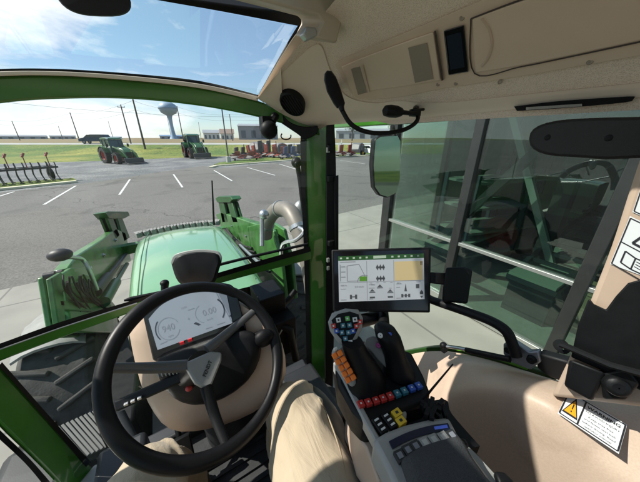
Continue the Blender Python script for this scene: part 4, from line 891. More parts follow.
# warning sticker on the fender
q4 = [(568, 392.5), (626, 427), (557, 415.5), (618.5, 449.5)]
c4 = [onF(*q_, .002) for q_ in q4]
nrm_ = (c4[1] - c4[0]).cross(c4[2] - c4[0]).normalized()
c4[3] = c4[1] + c4[2] - c4[0]
lf = max((onF(568 + 58 * i / 6 - 10 * j / 4, 393 + 35 * i / 6 + 22.5 * j / 4) - c4[0]).dot(nrm_ if nrm_.dot(C0 - c4[0]) > 0 else -nrm_) for i in range(7) for j in range(5))
nv_ = nrm_ if nrm_.dot(C0 - c4[0]) > 0 else -nrm_
c4 = [c + nv_ * max(0, lf + .001) for c in c4]
def warn(f, s):
    k = MB(); f.line(k, [(.02, .05), (.98, .05), (.98, .95), (.02, .95), (.02, .05)], .035); f.line(k, [(.34, .05), (.34, .95)], .035)
    f.text(k, 'WARNING', .655, .20, .135, bold=.025); f.text(k, 'TO AVOID INJURY', .655, .37, .082)
    f.text(k, 'Keep area free', .655, .51, .082); f.text(k, 'and fasten seat belt', .655, .63, .078); f.text(k, 'before driving. Read', .655, .75, .078); f.text(k, 'operator manual', .655, .86, .078)
    k.build('lettering', INK, s, smooth=0)
    k = MB(); f.poly(k, [(.18, .12), (.32, .84), (.04, .84)], 1.0); tr = k.build('warning_triangle', INK, s, smooth=0)
    k = MB(); f.poly(k, [(.18, .25), (.292, .78), (.068, .78)], 2.0); k.build('triangle_field', mat('warning orange', (.80, .36, .02), .4), s, smooth=0)
    k = MB(); f.poly(k, [(.168, .40), (.192, .40), (.188, .60), (.172, .60)], 3.0); f.poly(k, [(.17, .65), (.19, .65), (.19, .71), (.17, .71)], 3.0); k.build('exclamation_mark', INK, s, smooth=0)
sticker(T, c4[0], c4[1], c4[2], c4[3], warn, label='white warning sticker with orange triangle on the side panel')

# ---------------------------------------------------------------- steering wheel, column, dash
WC = Vector((0.0007, .5528, H - .5202)); tl_, yw = .7446, -.42985
WN = Vector((-math.sin(yw) * math.sin(tl_), -math.sin(tl_) * math.cos(yw), math.cos(tl_))).normalized()
WA = Vector((math.cos(yw), -math.sin(yw), 0)); WA = (WA - WN * WA.dot(WN)).normalized(); WB = WN.cross(WA)
m = MB(); rings = []
NS = 96
for i in range(NS):
    a = 2 * math.pi * i / NS; e = WA * math.cos(a) + WB * math.sin(a); c = WC + e * .200
    grip = .0160 + .0012 * math.cos(3 * a + .5) 
    rings.append([c + (e * math.cos(t) * grip + WN * math.sin(t) * grip * .92) * (1 + .02 * math.cos(2 * t)) for t in [2 * math.pi * j / 16 for j in range(16)]])
rings.append(rings[0]); m.grid(rings, wrap=True); sw = m.build('steering_wheel', LEATH, T, weld=True)
m = MB(); 
for rr_ in (.2005,):
    m.tube([WC + (WA * math.cos(2 * math.pi * i / 80) + WB * math.sin(2 * math.pi * i / 80)) * rr_ - WN * .0163 for i in range(81)], .0012, 5, caps=False)
m.build('rim_seam', DKGREY, sw)
def onwheel(px, py, h=0):      # pixel onto wheel plane offset by h below
    r = ray(px, py); p0 = WC - WN * h; return C0 + r * ((p0 - C0).dot(WN) / r.dot(WN))
HD = .030; hub = onwheel(201, 367, HD)
def angle_pt(px, py): 
    p = onwheel(px, py) - WC; a = math.atan2(p.dot(WB), p.dot(WA)); return WC + (WA * math.cos(a) + WB * math.sin(a)) * .192
for k, (tp, s0) in enumerate((((106, 368), (186, 366)), ((262, 303), (207, 350)), ((229, 455), (206, 386)))):
    b = angle_pt(*tp); a = onwheel(*s0, HD * .9); mid = lerp(a, b, .5) - WN * .010; dirv = (b - a).normalized(); sd_ = dirv.cross(WN).normalized()
    path = spline([a, mid, b], 6); rings = []
    for i, c in enumerate(path):
        t = i / (len(path) - 1); w = lerp(.016, .0105, t); h = lerp(.010, .007, t)
        rings.append([c + sd_ * w * math.cos(x) * (1 if abs(math.cos(x)) < .8 else .95) + WN * h * math.sin(x) for x in [2 * math.pi * j / 12 for j in range(12)]])
    m = MB(); m.loft(rings); m.build('spoke', BLK if k == 2 else mat('spoke satin', (.13, .13, .13), .35, metal=.5), sw)
tri = [(184, 363), (211, 351), (222, 352), (222, 360), (212, 385), (205, 388), (196, 383)]
m = MB(); m.prism([onwheel(a, b, HD - .012) for a, b in tri], -WN * .022); hc = m.build('hub_cover', GREYP, sw, bevel=.005)
f = Face(onwheel(196, 366, HD - .012), onwheel(216, 356, HD - .012), onwheel(203, 381, HD - .012), .0006)
# brand word runs up along the right hub edge
ud = (onwheel(215, 355, HD - .012) - onwheel(205, 380, HD - .012)).normalized()
vs_, fs_ = glyphs('FENDT', .03); lv = WN.cross(ud).normalized(); cc = onwheel(207.5, 368.5, HD - .0125) + WN * .001; k_ = .0125
m = MB(); m.add([cc + ud * (q.x * k_) + lv * (q.y * k_) for q in vs_], fs_); m.build('lettering', INK, hc, smooth=0)
m = MB(); m.tube([WC - WN * .05, WC - WN * .20], .035, 20); m.build('column_tube', BLK, T)

def contour(pts, d, n=40):
    P = sp2(pts + [pts[0]], 6)[:-1]; k = len(P); return [pC(*P[int(i * k / n)], d) for i in range(n)]
c1 = [(129, 332), (146, 304), (172, 290), (210, 284), (238, 298), (266, 318), (284, 350), (282, 385), (254, 412), (208, 429), (170, 429), (148, 402), (136, 366)]
def shr(pts, f, c): return [(c[0] + (a - c[0]) * f, c[1] + (b - c[1]) * f) for a, b in pts]
cc_ = (212, 355)
m = MB(); m.loft([contour(shr(c1, .80, cc_), .775), contour(shr(c1, .93, cc_), .78), contour(c1, .81), contour(shr(c1, .99, cc_), .88), contour(shr(c1, .86, (215, 350)), 1.0), contour(shr(c1, .6, (220, 350)), 1.1)])
m.build('dash_housing', BEIGE, T, smooth=60)
m = MB(); m.tube([pC(215, 360, .9), (.06, .93, 1.5)], [.10, .13], 20); m.build('column_cowl', DKGREY, T)
# seam in housing
m = MB(); m.tube([pC(a, b, .773 if 0 else .79) for a, b in sp2([(139, 386), (160, 398), (195, 400), (235, 386), (262, 362), (282, 330)], 4)], .002, 6); m.build('housing_seam', TAUPE, T)
# dark pod under the display
pod = [(157, 358), (200, 342), (240, 330), (258, 337), (260, 357), (248, 380), (224, 398), (196, 405), (174, 398), (160, 380)]
m = MB(); m.loft([contour(shr(pod, .8, (208, 368)), .728), contour(shr(pod, .95, (208, 368)), .735), contour(pod, .75), contour(pod, .80)]); m.build('column_pod', BLK, T, smooth=85)
m = MB(); k = pC(189, 388, .722); m.ell(k, (.010, .010, .008)); m.build('start_button', mat('start red', (.6, .06, .05), .35), T)
# instrument display
dq = [(147.5, 316), (229.5, 286), (158.5, 352), (240, 320.5)]
DD = .765
bez = sp2([(142, 311), (160, 297), (185, 287.5), (210, 283), (229, 284), (236, 290)], 5) + [(246, 328), (247, 336), (200, 352), (160, 363), (153, 360)]
m = MB(); m.prism([pC(a, b, DD) for a, b in bez], aw(.03)); idp = m.build('instrument_display', GLOSSB, T, bevel=.004)
scr = sp2([(148.5, 319), (163, 304), (188, 293), (210, 288.5), (224, 290), (227, 296)], 5) + [(232.5, 323), (157.5, 350)]
SCR = mat('lcd grey', (.20, .23, .27), .3, emis=.38)
m = MB(); m.prism([pC(a, b, DD - .003) for a, b in scr], aw(.002)); sc = m.build('screen', SCR, idp, smooth=0)
f = Face(pC(148, 318, DD - .003), pC(228, 291, DD - .003), pC(157.5, 350, DD - .003), .0006)
LC = mat('lcd dark', (.05, .06, .075), .4); LM = mat('lcd mid', (.20, .23, .27), .4, emis=.15)
m = MB(); f.arc(m, .20, .50, .33, 20, 340, .018); f.text(m, '940', .20, .48, .27); f.text(m, 'rpm', .20, .72, .1); f.text(m, '0.00', .72, .40, .25); f.arc(m, .66, .40, .28, 110, 250, .015)
f.text(m, 'km/h', .70, .62, .09); f.line(m, [(.48, .16), (.56, .16)], .02); f.text(m, '+', .46, .42, .16); f.line(m, [(.05, .86), (.14, .84)], .02); f.line(m, [(.62, .86), (.70, .86)], .02); f.line(m, [(.76, .85), (.86, .85)], .02)
f.text(m, '12:04', .44, .05, .08); m.build('readout', LM, sc, smooth=0)
m = MB(); f.arc(m, .20, .50, .40, 130, 215, .035); f.arc(m, .74, .42, .40, -45, 45, .04); f.poly(m, [(.92, .72), (.95, .70), (.95, .76)]); f.poly(m, [(.50, .60), (.53, .57), (.58, .68), (.55, .70)]); f.text(m, 'P', .86, .16, .10); m.build('dark_marks', LC, sc, smooth=0)
m = MB()
for a, b in ((182, 343), (190, 340)): m.box(pC(a, b, DD - .004), (.012, .003, .010))
m.build('red_indicator', mat('indicator red', (.6, .03, .04), .4, emis=.25), idp)
# top pod of the dash, seen from behind
tp = [(171, 262), (176, 255), (196, 250.5), (217, 252), (222, 258), (219, 270), (214, 283), (200, 289), (184, 286), (176, 278)]
m = MB(); m.loft([contour(shr(tp, .85, (197, 268)), .865, 30), contour(tp, .88, 30), contour(shr(tp, .98, (197, 268)), .93, 30), contour(shr(tp, .8, (197, 266)), .96, 30)]); tpd = m.build('dash_top_pod', BLK, T, smooth=50)
m = MB(); ribbon(m, [(171, 261), (176, 254), (196, 249.5), (217, 251), (222, 257)], [(172, 265), (178, 259), (197, 255), (216, 256), (221, 261)], lambda a, b: pC(a, b, .872), aw(.02)); m.build('pod_lip', GREYP, tpd, bevel=.002)
m = MB(); m.tube([pC(164, 296, .80), pC(165, 283, .80)], [.009, .012], 12); m.ell(pC(164.5, 283, .80), (.013, .013, .010)); m.build('dash_knob', BLK, T)
# stalks
m = MB(); m.tube([pC(248, 340, .76), pC(262, 333, .765), pC(272, 336, .77)], [.010, .012, .014], 10); m.ell(pC(264, 338, .755), (.032, .022, .028)); m.build('right_stalk', BLK, T)
m = MB(); rings = []
ln = [pC(116, 406, .70), pC(150, 391, .71), pC(188, 374, .72)]
m.beam(ln[0], ln[2], .030, .018, up=(C0 - ln[1]).normalized()); lst = m.build('left_stalk', BLK, T, bevel=.006)
m = MB()
for i in range(3):
    for j in range(2): m.box(lerp(ln[0], ln[2], .14 + .09 * i) + (C0 - ln[0]).normalized() * .0115 + Vector((0, .009 * (j * 2 - 1), 0)), (.010, .008, .006))
m.build('stalk_keys', SILV, lst, bevel=.001)
m = MB(); 
for i in range(6): m.lathe([(.013, -.003), (.016, 0), (.013, .003)], lerp(pC(158, 372, .72), pC(176, 369, .72), i / 5), ray(176, 369).normalized().cross(Vector((0, 0, 1))), 14)
m.build('stalk_bellows', GREYP, T)
# lower dash items beside column
m = MB(); m.box(pC(268, 300, .98), (.10, .12, .10)); m.box(pC(282, 330, .98), (.08, .10, .16)); m.tube([pC(262, 318, .92), pC(290, 330, .92), pC(296, 360, .95)], .015, 8); m.tube([pC(275, 310, .95), pC(288, 300, .99), pC(296, 290, 1.0)], .012, 8); m.build('heater_ducts', BLK, T, bevel=.012)
m = MB(); m.box(pC(293, 388, .95), (.03, .04, .02)); m.build('red_clip', RED, T, bevel=.003)
m = MB(); m.tube([pZ(118, 415, 1.62), pZ(130, 440, 1.56), pZ(150, 462, 1.53)], .03, 10); m.build('air_hose', DKGREY, T)
m = MB(); m.box((.40, .74, 1.6), (.2, .34, .2)); m.build('foot_well_console', DKGREY, T, bevel=.02)
m = MB(); m.box((-.35, .86, 1.62), (.16, .18, .22)); m.build('pedal_box', DKGREY, T, bevel=.02)

# ---------------------------------------------------------------- seat
ST = thing('operator_seat', 'dark fabric operator seat under the sitting person', 'seat', (0.02, -.25, 1.5))
SF = mat('seat cloth', (.05, .052, .058), .9, var=.2, scale=30, bump=.4, bscale=300, bdist=.001)
m = MB(); m.box((.03, -.16, 1.93), (.50, .50, .13)); m.build('seat_cushion', SF, ST, bevel=.04)
m = MB(); m.box((.03, -.50, 2.28), (.48, .12, .66), Matrix.Rotation(R(8), 3, 'X')); m.build('backrest', SF, ST, bevel=.04)
m = MB(); m.box((.03, -.2, 1.69), (.42, .40, .34)); m.build('suspension_base', BLK, ST, bevel=.02)

# ---------------------------------------------------------------- armrest console
AR = thing('armrest_console', 'grey armrest console with joysticks and coloured keys right of the seat', 'armrest console', (.32, .15, 2.2))
def zq(a, b, z): return pZ(a, b, H + z)
top = [(333, 352), (352, 338), (392, 345), (412, 352), (424, 375), (431, 392), (425, 404), (400, 412), (366, 424), (352, 410), (338, 385)]
m = MB(); m.prism([zq(a, b, -.50) for a, b in top], (0, 0, -.07)); m.build('front_deck', BLK, AR, bevel=.008)
# body under it, down to the seat side
body = [(346, 388), (366, 424), (379, 440), (396, 490), (420, 560), (560, 560), (500, 482), (470, 440), (442, 412), (430, 398)]
m = MB(); m.prism([zq(a, b, -.545) for a, b in body], (0, 0, -.20)); m.build('side_body', DKGREY, AR, bevel=.01)
m = MB(); m.prism([zq(a, b, -.56) for a, b in ((349, 398), (354, 402), (364, 424), (374, 442), (388, 482), (378, 482), (366, 448), (360, 440), (352, 414))], (0, 0, -.13)); m.build('side_cover', BEIGE, AR, bevel=.004)
m = MB(); ribbon(m, [(333, 362), (343, 380), (354, 402), (366, 424), (386, 462), (398, 492)], [(338, 360), (348, 378), (359, 399), (371, 421), (392, 459), (404, 490)], lambda a, b: zq(a, b, -.495), (0, 0, -.03)); m.build('side_rail', GREYP, AR, bevel=.003)
# keys row
row = sp2([(361, 404.5), (371, 402), (380.5, 399.3), (390, 396.3), (399.5, 393), (409, 389.5), (418.5, 386)], 6)
cols = [BTNR] * 5 + [BTNT, BTNT, BTNB, BTNB]
names = 9
m_red, m_blue, m_teal = MB(), MB(), MB()
for i in range(names):
    t = i / (names - 1) * (len(row) - 1); j_ = min(int(t), len(row) - 2); a, b = lerp(row[j_][0], row[j_ + 1][0], t - j_), lerp(row[j_][1], row[j_ + 1][1], t - j_); c = zq(a, b, -.494); c2_ = zq(a + 1, b - .35, -.494); d_ = (c2_ - c).normalized(); rt = Matrix((d_, up.cross(d_), up)).transposed()
    m = MB(); m.box(c, (.0125, .0135, .008), rt); m.box(c + up * .0043, (.0035, .0035, .0008), rt, m=1); m.build('control_key', [cols[i], BTNW], AR, bevel=.002)
# yellow rocker keys in a grey plate, and black/white rockers
m = MB(); m.prism([zq(a, b, -.505) for a, b in ((388, 409), (400, 403), (407, 412), (406, 424), (396, 428), (390, 420))], (0, 0, -.04)); m.build('key_plate', GREYP, AR, bevel=.003)
dv = (zq(402, 410, -.49) - zq(396, 414, -.49)).normalized(); rt = Matrix((dv, up.cross(dv), up)).transposed()
for a, b in ((396.5, 414.5), (400.5, 422.5)):
    m = MB(); m.box(zq(a, b, -.495), (.0175, .0135, .014), rt); m.box(zq(a, b, -.495) + up * .0074, (.006, .005, .0008), rt, m=1); m.build('yellow_rocker', [BTNY, INK], AR, bevel=.003)
for a, b in ((379.5, 426.5), (389, 422)):
    m = MB(); m.box(zq(a, b, -.497), (.017, .030, .014), rt); rk = m.build('rocker', BLK, AR, bevel=.002)
    m = MB()
    for s_ in (-.009, 0, .009): m.box(zq(a, b, -.497) + up * .0075 + rt @ Vector((0, s_, 0)), (.009, .0032, .001), rt)
    m.build('rocker_marks', BTNW, rk)
m = MB()
for k in range(14):
    a, b = 423 + random.random() * 18, 403 + random.random() * 16; m.box(zq(a, b, -.50 + random.random() * .015), (.012 + .012 * random.random(), .008, .016), Matrix.Rotation(random.random(), 3, 'Z'))
for a0, b0, a1, b1 in ((421, 402, 440, 418), (440, 401, 446, 418)): m.beam(zq(a0, b0, -.49), zq(a1, b1, -.49), .006, .012)
m.build('adjuster_cluster', BLK, AR, bevel=.001)
m = MB(); m.tube([zq(423, 400, -.50), zq(432, 389, -.46), zq(453, 364, -.42)], [.0028, .0022, .0014], 6); m.build('antenna_stick', BLK, AR)
# grey armrest with keys and cloth pad
pan = [(372, 439), (385, 431), (403, 424), (430, 417.5), (449, 416), (455, 427), (462, 441), (476, 458), (500, 490), (398, 492), (386, 466)]
m = MB(); m.prism([zq(a, b, -.485) for a, b in pan], (0, 0, -.06)); m.build('armrest_frame', GREYP, AR, bevel=.008)
m = MB(); ribbon(m, [(389, 441), (408, 432), (430, 425.5), (448, 423)], [(392.5, 448.5), (411, 439), (432, 432.5), (451, 430)], lambda a, b: zq(a, b, -.482), (0, 0, -.004)); km = m.build('key_display', mat('strip navy', (.012, .018, .045), .2), AR)
m = MB(); ribbon(m, [(434, 426.5), (447, 424.5)], [(435, 429.5), (448, 427.6)], lambda a, b: zq(a, b, -.4815), (0, 0, -.002)); m.build('blue_readout', mat('blue readout', (.05, .09, .4), .3, emis=.25), km)
for i, (a, b) in enumerate(((400, 456.5), (408, 451), (416, 447), (425, 443.5), (434, 440.5), (443.5, 438), (452, 436))):
    c = zq(a, b, -.480); rt2 = Matrix.Rotation(R(28 - i * 2), 3, 'Z') @ Matrix.Identity(3); d_ = (zq(a + 2, b - 1, -.48) - c).normalized(); rt2 = Matrix((d_, up.cross(d_), up)).transposed()
    m = MB(); m.box(c, (.0155, .0165, .008), rt2); m.box(c + up * .0043, (.009, .009, .0008), rt2, m=1); m.build('soft_key', [DKGREY, mat('key face', (.20, .21, .24), .4)] if i in (0, 1, 2, 6) else [GREYP, mat('key face light', (.5, .5, .48), .4)], AR, bevel=.0015)
pad = [(401, 462), (418, 451), (440, 443.5), (459, 441), (472, 462), (486, 482), (500, 505), (418, 510), (408, 482)]
m = MB(); c0 = Vector((0, 0, 0)); P_ = [zq(a, b, -.478) for a, b in sp2(pad + [pad[0]], 4)[:-1]]; cen = sum(P_, Vector()) / len(P_)
m.loft([[p + Vector((0, 0, -.03)) for p in P_], P_, [lerp(p, cen, .05) + up * .012 for p in P_], [lerp(p, cen, .22) + up * .020 for p in P_], [lerp(p, cen, .6) + up * .023 for p in P_], [lerp(p, cen, .97) + up * .024 for p in P_]])
m.build('arm_pad', checker_fabric('pad cloth', (.050, .052, .057), (.026, .027, .030), 600), AR, smooth=60)
m = MB(); ribbon(m, [(460, 443), (468, 446), (484, 462), (506, 486)], [(454, 446), (462, 452), (478, 470), (496, 492)], lambda a, b: zq(a, b, -.50), (0, 0, -.05)); m.build('side_lever_rail', GREYP, AR, bevel=.006)
m = MB(); m.prism([zq(a, b, -.495) for a, b in ((456, 436), (466, 438), (470, 446), (462, 447))], (0, 0, -.03)); m.build('rail_cap', BLK, AR, bevel=.004)
m = MB(); m.prism([zq(a, b, -.49) for a, b in ((494, 470), (505, 471), (516, 482), (500, 484))], (0, 0, -.03)); m.build('rail_cap', BLK, AR, bevel=.004)
m = MB(); ribbon(m, [(424, 402), (446, 400), (452, 414), (480, 446)], [(410, 408), (424, 404), (432, 418), (458, 452)], lambda a, b: zq(a, b, -.53), (0, 0, -.04)); m.build('mount_plate', BLK, AR, bevel=.004)

# multifunction joystick
def loft_px(specs, n=20):       # specs: (px,py,height, rx, ry, yaw)
    rings = []
    for a, b, z, rx, ry, yw_ in specs:
        c = zq(a, b, z); u = Vector((math.cos(yw_), math.sin(yw_), 0)); w = Vector((-math.sin(yw_), math.cos(yw_), 0)); rings.append([c + u * rx * math.cos(t) + w * ry * math.sin(t) for t in [2 * math.pi * j / n for j in range(n)]])
    m = MB(); m.loft(rings); return m
js = loft_px([(366, 381, -.497, .048, .042, .5), (366, 377, -.485, .044, .040, .5), (365, 369, -.455, .034, .033, .5), (360, 359, -.43, .027, .030, .5), (355, 349, -.405, .023, .026, .5), (352, 341, -.385, .021, .022, .5)]).build('joystick', BLK, AR, smooth=60)
hd = [(328, 322), (332, 313), (345, 308.5), (358, 309.5), (363, 318), (362, 329), (357, 339), (352, 347), (344, 348), (336, 340), (330, 331)]
hdp = lambda a, b: pC(a, b, .515)
m = MB(); m.loft([[hdp(*p) + (hdp(*p) - C0).normalized() * 0 for p in shr(hd, .88, (346, 326))], [hdp(*p) + (hdp(*p) - C0).normalized() * .004 for p in hd], [hdp(*p) + (hdp(*p) - C0).normalized() * .015 for p in shr(hd, 1.0, (346, 326))], [hdp(*p) + (hdp(*p) - C0).normalized() * .026 for p in shr(hd, .8, (348, 330))]])
jh = m.build('grip_head', GREYP, js, smooth=50)
m = MB(); m.prism([hdp(*p) - (hdp(*p) - C0).normalized() * .0005 for p in shr([(331, 320), (338, 313.5), (350, 311), (359, 314), (361, 322), (356, 334), (351, 343), (344, 343), (336, 334)], .97, (346, 326))], aw(.004)); m.build('grip_face', BLK, js)
for a, b, mt in ((333.5, 326, BTNR), (338.5, 320, BTNW), (347.5, 318.5, BTNG), (355, 319.5, BTNW), (356.5, 326, BTNR), (336.5, 331, BTNB), (343, 325.5, BTNT), (349.5, 325, BTNT), (342, 332.5, BTNT), (348.5, 332.5, BTNT), (345.5, 338.5, BTNT), (353, 331, BTNB), (350.5, 342.5, BTNW), (360, 322, BTNR)):
    c = hdp(a, b); n_ = (C0 - c).normalized(); x_ = n_.cross(up).normalized(); x_ = (x_ + n_.cross(x_) * .25).normalized(); y_ = n_.cross(x_); rt3 = Matrix((x_, y_, n_)).transposed()
    m = MB(); m.box(c + n_ * .002, (.0092, .0092, .005), rt3); m.box(c + n_ * .0051, (.0036, .0036, .001), rt3, m=1); m.build('thumb_button', [mt, BTNW if mt is not BTNW else INK], js, bevel=.002)
m = MB(); op = [(335, 345), (339, 352), (347, 362), (354, 374), (357, 383), (352, 388), (344, 379), (336, 365), (331, 353)]
m.prism([pC(a, b, .505) for a, b in op], aw(.025)); side = m.build('side_pod', GREYP, js, bevel=.006)
for i in range(10):
    t = (i // 2) / 4; s_ = (i % 2 - .5) * 6.2; a, b = lerp(337.5, 350.5, t) + s_ * .85, lerp(354.5, 378.5, t) - s_ * .45
    c = pC(a, b, .503); n_ = (C0 - c).normalized(); x_ = pC(337.5, 354.5, .503) - pC(350.5, 378.5, .503); x_ = (x_ - n_ * x_.dot(n_)).normalized(); rt3 = Matrix((x_, n_.cross(x_), n_)).transposed()
    m = MB(); m.box(c, (.0112, .0108, .006), rt3); m.build('orange_key', BTNO, js, bevel=.002)
m = MB(); m.box(pC(335.5, 349, .502), (.008, .003, .008)); m.build('white_key', BTNW, js, bevel=.001)
# second grey joystick
j2 = loft_px([(399, 371, -.497, .034, .036, .4), (398, 366, -.480, .028, .030, .4), (395, 356, -.455, .022, .026, .4), (392, 346, -.43, .024, .027, .4), (388, 336, -.405, .026, .028, .4), (385, 329, -.388, .022, .024, .4), (384, 325, -.38, .012, .014, .4)]).build('small_joystick', BLK, AR, smooth=60)
m = MB(); ribbon(m, [(366, 338), (374, 336), (382, 342), (388, 356), (404, 372)], [(364, 345), (372, 352), (380, 362), (392, 372), (404, 376)], lambda a, b: pC(a, b, .565), aw(.012)); m.build('grip_skirt', GREYP, j2, bevel=.003)
for a, b, mt in ((380.5, 335.5, BTNW), (389.5, 334.5, BTNB), (378.5, 345.5, mat('magenta key', (.35, .03, .22), .3))):
    c = pC(a, b, .535 if b < 340 else .558); n_ = (C0 - c).normalized(); m = MB(); m.lathe([(.001, .004), (.0045, .004), (.006, 0), (.006, -.012)], c, n_, 14); m.build('thumb_button', mt, j2)
m = MB(); m.tube([pC(384, 325, .80), pC(383, 312, .86), pC(382, 306, .90)], .018, 12); m.tube([pC(350, 330, .82), pC(362, 318, .84), pC(376, 310, .87)], .006, 8); m.build('terminal_stalk', BLK, AR)
# side bag of dark grey beside the console
m = MB(); m.ell((.30, .52, 1.75), (.11, .2, .24)); m.build('side_bellows', DKGREY, AR)

# ---------------------------------------------------------------- touch terminal
TD = .80
TM = thing('touch_terminal', 'black framed touchscreen terminal showing map tiles beside the corner post', 'touchscreen', pC(381, 300, TD))
m = MB(); m.prism([pC(a, b, TD) for a, b in ((331.5, 249.8), (430.8, 247.2), (430, 312.6), (333, 311.4))], aw(.035)); m.build('housing', BLK, TM, bevel=.004)
m = MB(); m.prism([pC(a, b, TD - .0012) for a, b in ((334, 252), (428.7, 249.6), (428, 310.4), (335, 309.3))], aw(.001)); m.build('front_glass', GLOSSB, TM, smooth=0)
f = Face(pC(338.2, 259.3, TD - .0018), pC(423.8, 256.4, TD - .0018), pC(339, 302, TD - .0018), .0004)
SB = mat('terminal white', (.34, .36, .38), .3, emis=.30)
m = MB(); f.rect(m, 0, 0, 1, 1, 0); ts = m.build('screen', SB, TM, smooth=0)
m = MB(); f.rect(m, 0, -.07, 1, .035, .5); m.build('status_bar', mat('bar dark green', (.02, .07, .015), .3, emis=.2), ts, smooth=0)
m = MB(); f.rect(m, .41, -.055, .56, .01, 1)
for i in range(13):
    if 5 <= i <= 7: continue
    f.rect(m, .02 + .075 * i, -.04, .045 + .075 * i, 0, 1)
m.build('status_icons', mat('icon pale', (.45, .55, .42), .4), ts, smooth=0)
m = MB(); f.rect(m, .655, .10, .985, .545, 1); m.build('map_tile', mat('map tan', (.46, .36, .18), .3, emis=.25), ts, smooth=0)
m = MB(); ln = .012
f.line(m, [(.10, .16), (.24, .13), (.30, .38), (.32, .52), (.10, .52), (.10, .16)], ln); f.line(m, [(.02, .13), (.02, .52)], ln); f.line(m, [(.0, .55), (1, .555)], .006); f.line(m, [(.33, .06), (.33, .98)], .006); f.line(m, [(.645, .06), (.645, .98)], .006); f.line(m, [(.02, .07), (.2, .07)], .012)
for u, v in ((.03, .18), (.03, .30), (.03, .42)): f.line(m, [(u, v), (u + .05, v)], .015)
f.arc(m, .30, .55, .16, 60, 180, .012); f.text(m, '12.5 ha', .06, .62, .05); f.text(m, '0.0 km/h', .24, .66, .06); f.text(m, 'Field', .40, .62, .05)
for u in (.02, .35, .67):
    for v in (.62, .70, .955): f.line(m, [(u, v), (u + .04 + .03 * ((u * 7 + v * 5) % 1), v)], .010)
for u in (.36, .44, .52, .60): f.line(m, [(u, .58), (u + .03, .58)], .008)
f.text(m, '12:04', .93, .58, .045); f.text(m, '98 %', .70, .60, .045); f.text(m, 'ON', .60, .72, .04)
m.build('map_lines', mat('ui mid grey', (.22, .23, .24), .4), ts, smooth=0)
m = MB()
for v in (.22, .48): 
    for u in (.455, .49, .525):
        f.poly(m, [(u, v - .07), (u + .018, v), (u, v + .07), (u - .018, v)])
    f.rect(m, .44, v - .015, .54, v + .015)
UB = mat('ui black', (.09, .095, .10), .4); m.build('implement_symbol', UB, ts, smooth=0); m = MB(); f.rect(m, .955, .11, .985, .20); f.rect(m, .90, .64, .94, .74)
f.rect(m, .945, .83, .985, .88); f.poly(m, [(.945, .83), (.965, .78), (.985, .83)]); f.poly(m, [(.945, .92), (.985, .92), (.965, .97)])
m.build('side_symbols', UB, ts, smooth=0); m = MB()
for u0 in (.14, .20):
    f.rect(m, u0 - .012, .84, u0 + .012, .94); 
f.rect(m, .14, .88, .20, .90)
m.build('axle_symbol', UB, ts, smooth=0); m = MB()
for u in (.74, .78, .82): f.rect(m, u - .012, .86, u + .012, .94)
f.rect(m, .74, .895, .82, .905); f.poly(m, [(.78, .62), (.795, .80), (.765, .80)])
m.build('boom_symbol', UB, ts, smooth=0); m = MB()
for u, v in ((.39, .78), (.48, .68), (.60, .80)): f.poly(m, [(u - .03, v), (u, v - .06), (u + .03, v)]); f.rect(m, u - .035, v + .01, u + .035, v + .03)
for u in (.39, .60): f.rect(m, u - .03, .90, u + .03, .94)
m.build('field_symbols', mat('ui black', (.09, .095, .10), .4), ts, smooth=0)
m = MB(); f.rect(m, .245, .42, .33, .53, 1.5); m.build('green_tile', mat('ui green', (.08, .22, .02), .4, emis=.2), ts, smooth=0)
m = MB(); m.tube([pC(381, 300, TD + .04), pC(384, 315, TD + .08), (.34, .48, 2.33)], .022, 12); m.build('mount', BLK, TM)
# --- phone holder
PH = thing('phone_holder', 'small black box holder on an arm right of the terminal', 'phone holder', pC(457, 304, .80))
m = MB(); m.prism([pC(a, b, .79) for a, b in ((446, 267.5), (466, 266.8), (472.5, 270), (471, 281), (467.5, 304), (442, 301.5), (443, 288), (445, 274))], aw(.04)); m.build('case', BLK, PH, bevel=.006)
m = MB(); m.prism([pC(a, b, .81) for a, b in ((428, 272), (446, 273), (445, 285), (428, 283))], aw(.015)); m.build('arm', BLK, PH, bevel=.003)

# ---------------------------------------------------------------- gooseneck microphones
MC = thing('radio_handset', 'black slim radio handset clipped to the liner with curved cable', 'radio handset', onL(333, 92, .02))
hs = [(324.5, 74), (327, 70.5), (331.5, 71), (336, 77), (341, 90), (345, 103), (344, 107), (337, 108.5), (333.5, 104), (327, 92), (324, 80)]
hp = lambda a, b: pC(a, b, .64)
m = MB(); m.loft([[hp(*p) for p in shr(hs, .85, (334, 90))], [hp(*p) + (hp(*p) - C0).normalized() * .006 for p in hs], [hp(*p) + (hp(*p) - C0).normalized() * .022 for p in hs], [hp(*p) + (hp(*p) - C0).normalized() * .03 for p in shr(hs, .8, (334, 90))]]); m.build('handset_body', BLK, MC, smooth=50)
m = MB(); m.tube([hp(341, 106.5), hp(342.5, 111)], [.008, .006], 10); m.build('cable_boot', BLK, MC)
m = MB(); m.beam(hp(334, 92) + (hp(334, 92) - C0).normalized() * .02, onL(334, 88, 0), .02, .02); m.build('clip', BLK, MC)
GM = thing('gooseneck_microphone', 'small black microphone on a curved stalk below the vent panel', 'microphone', onL(414, 113, .01))
pth = spline([hp(342.5, 111), pC(350, 123, .65), pC(362, 130.5, .66), pC(380, 133.5, .67), (pC(400, 131, .68)), pC(413, 125, .70), pC(418, 118, .71), pC(415, 112, .72)], 5)
m = MB(); m.tube(pth, .0058, 10); m.build('curved_stalk', BLK, GM)
a_, b_ = pC(383, 110.5, .665), pC(418, 114, .70)
m = MB(); m.tube([lerp(a_, b_, t) for t in (0, .06, .2, .38, .5, .56, 1)], [.004, .013, .0155, .015, .011, .006, .005], 14); m.build('microphone_head', BLK, GM)
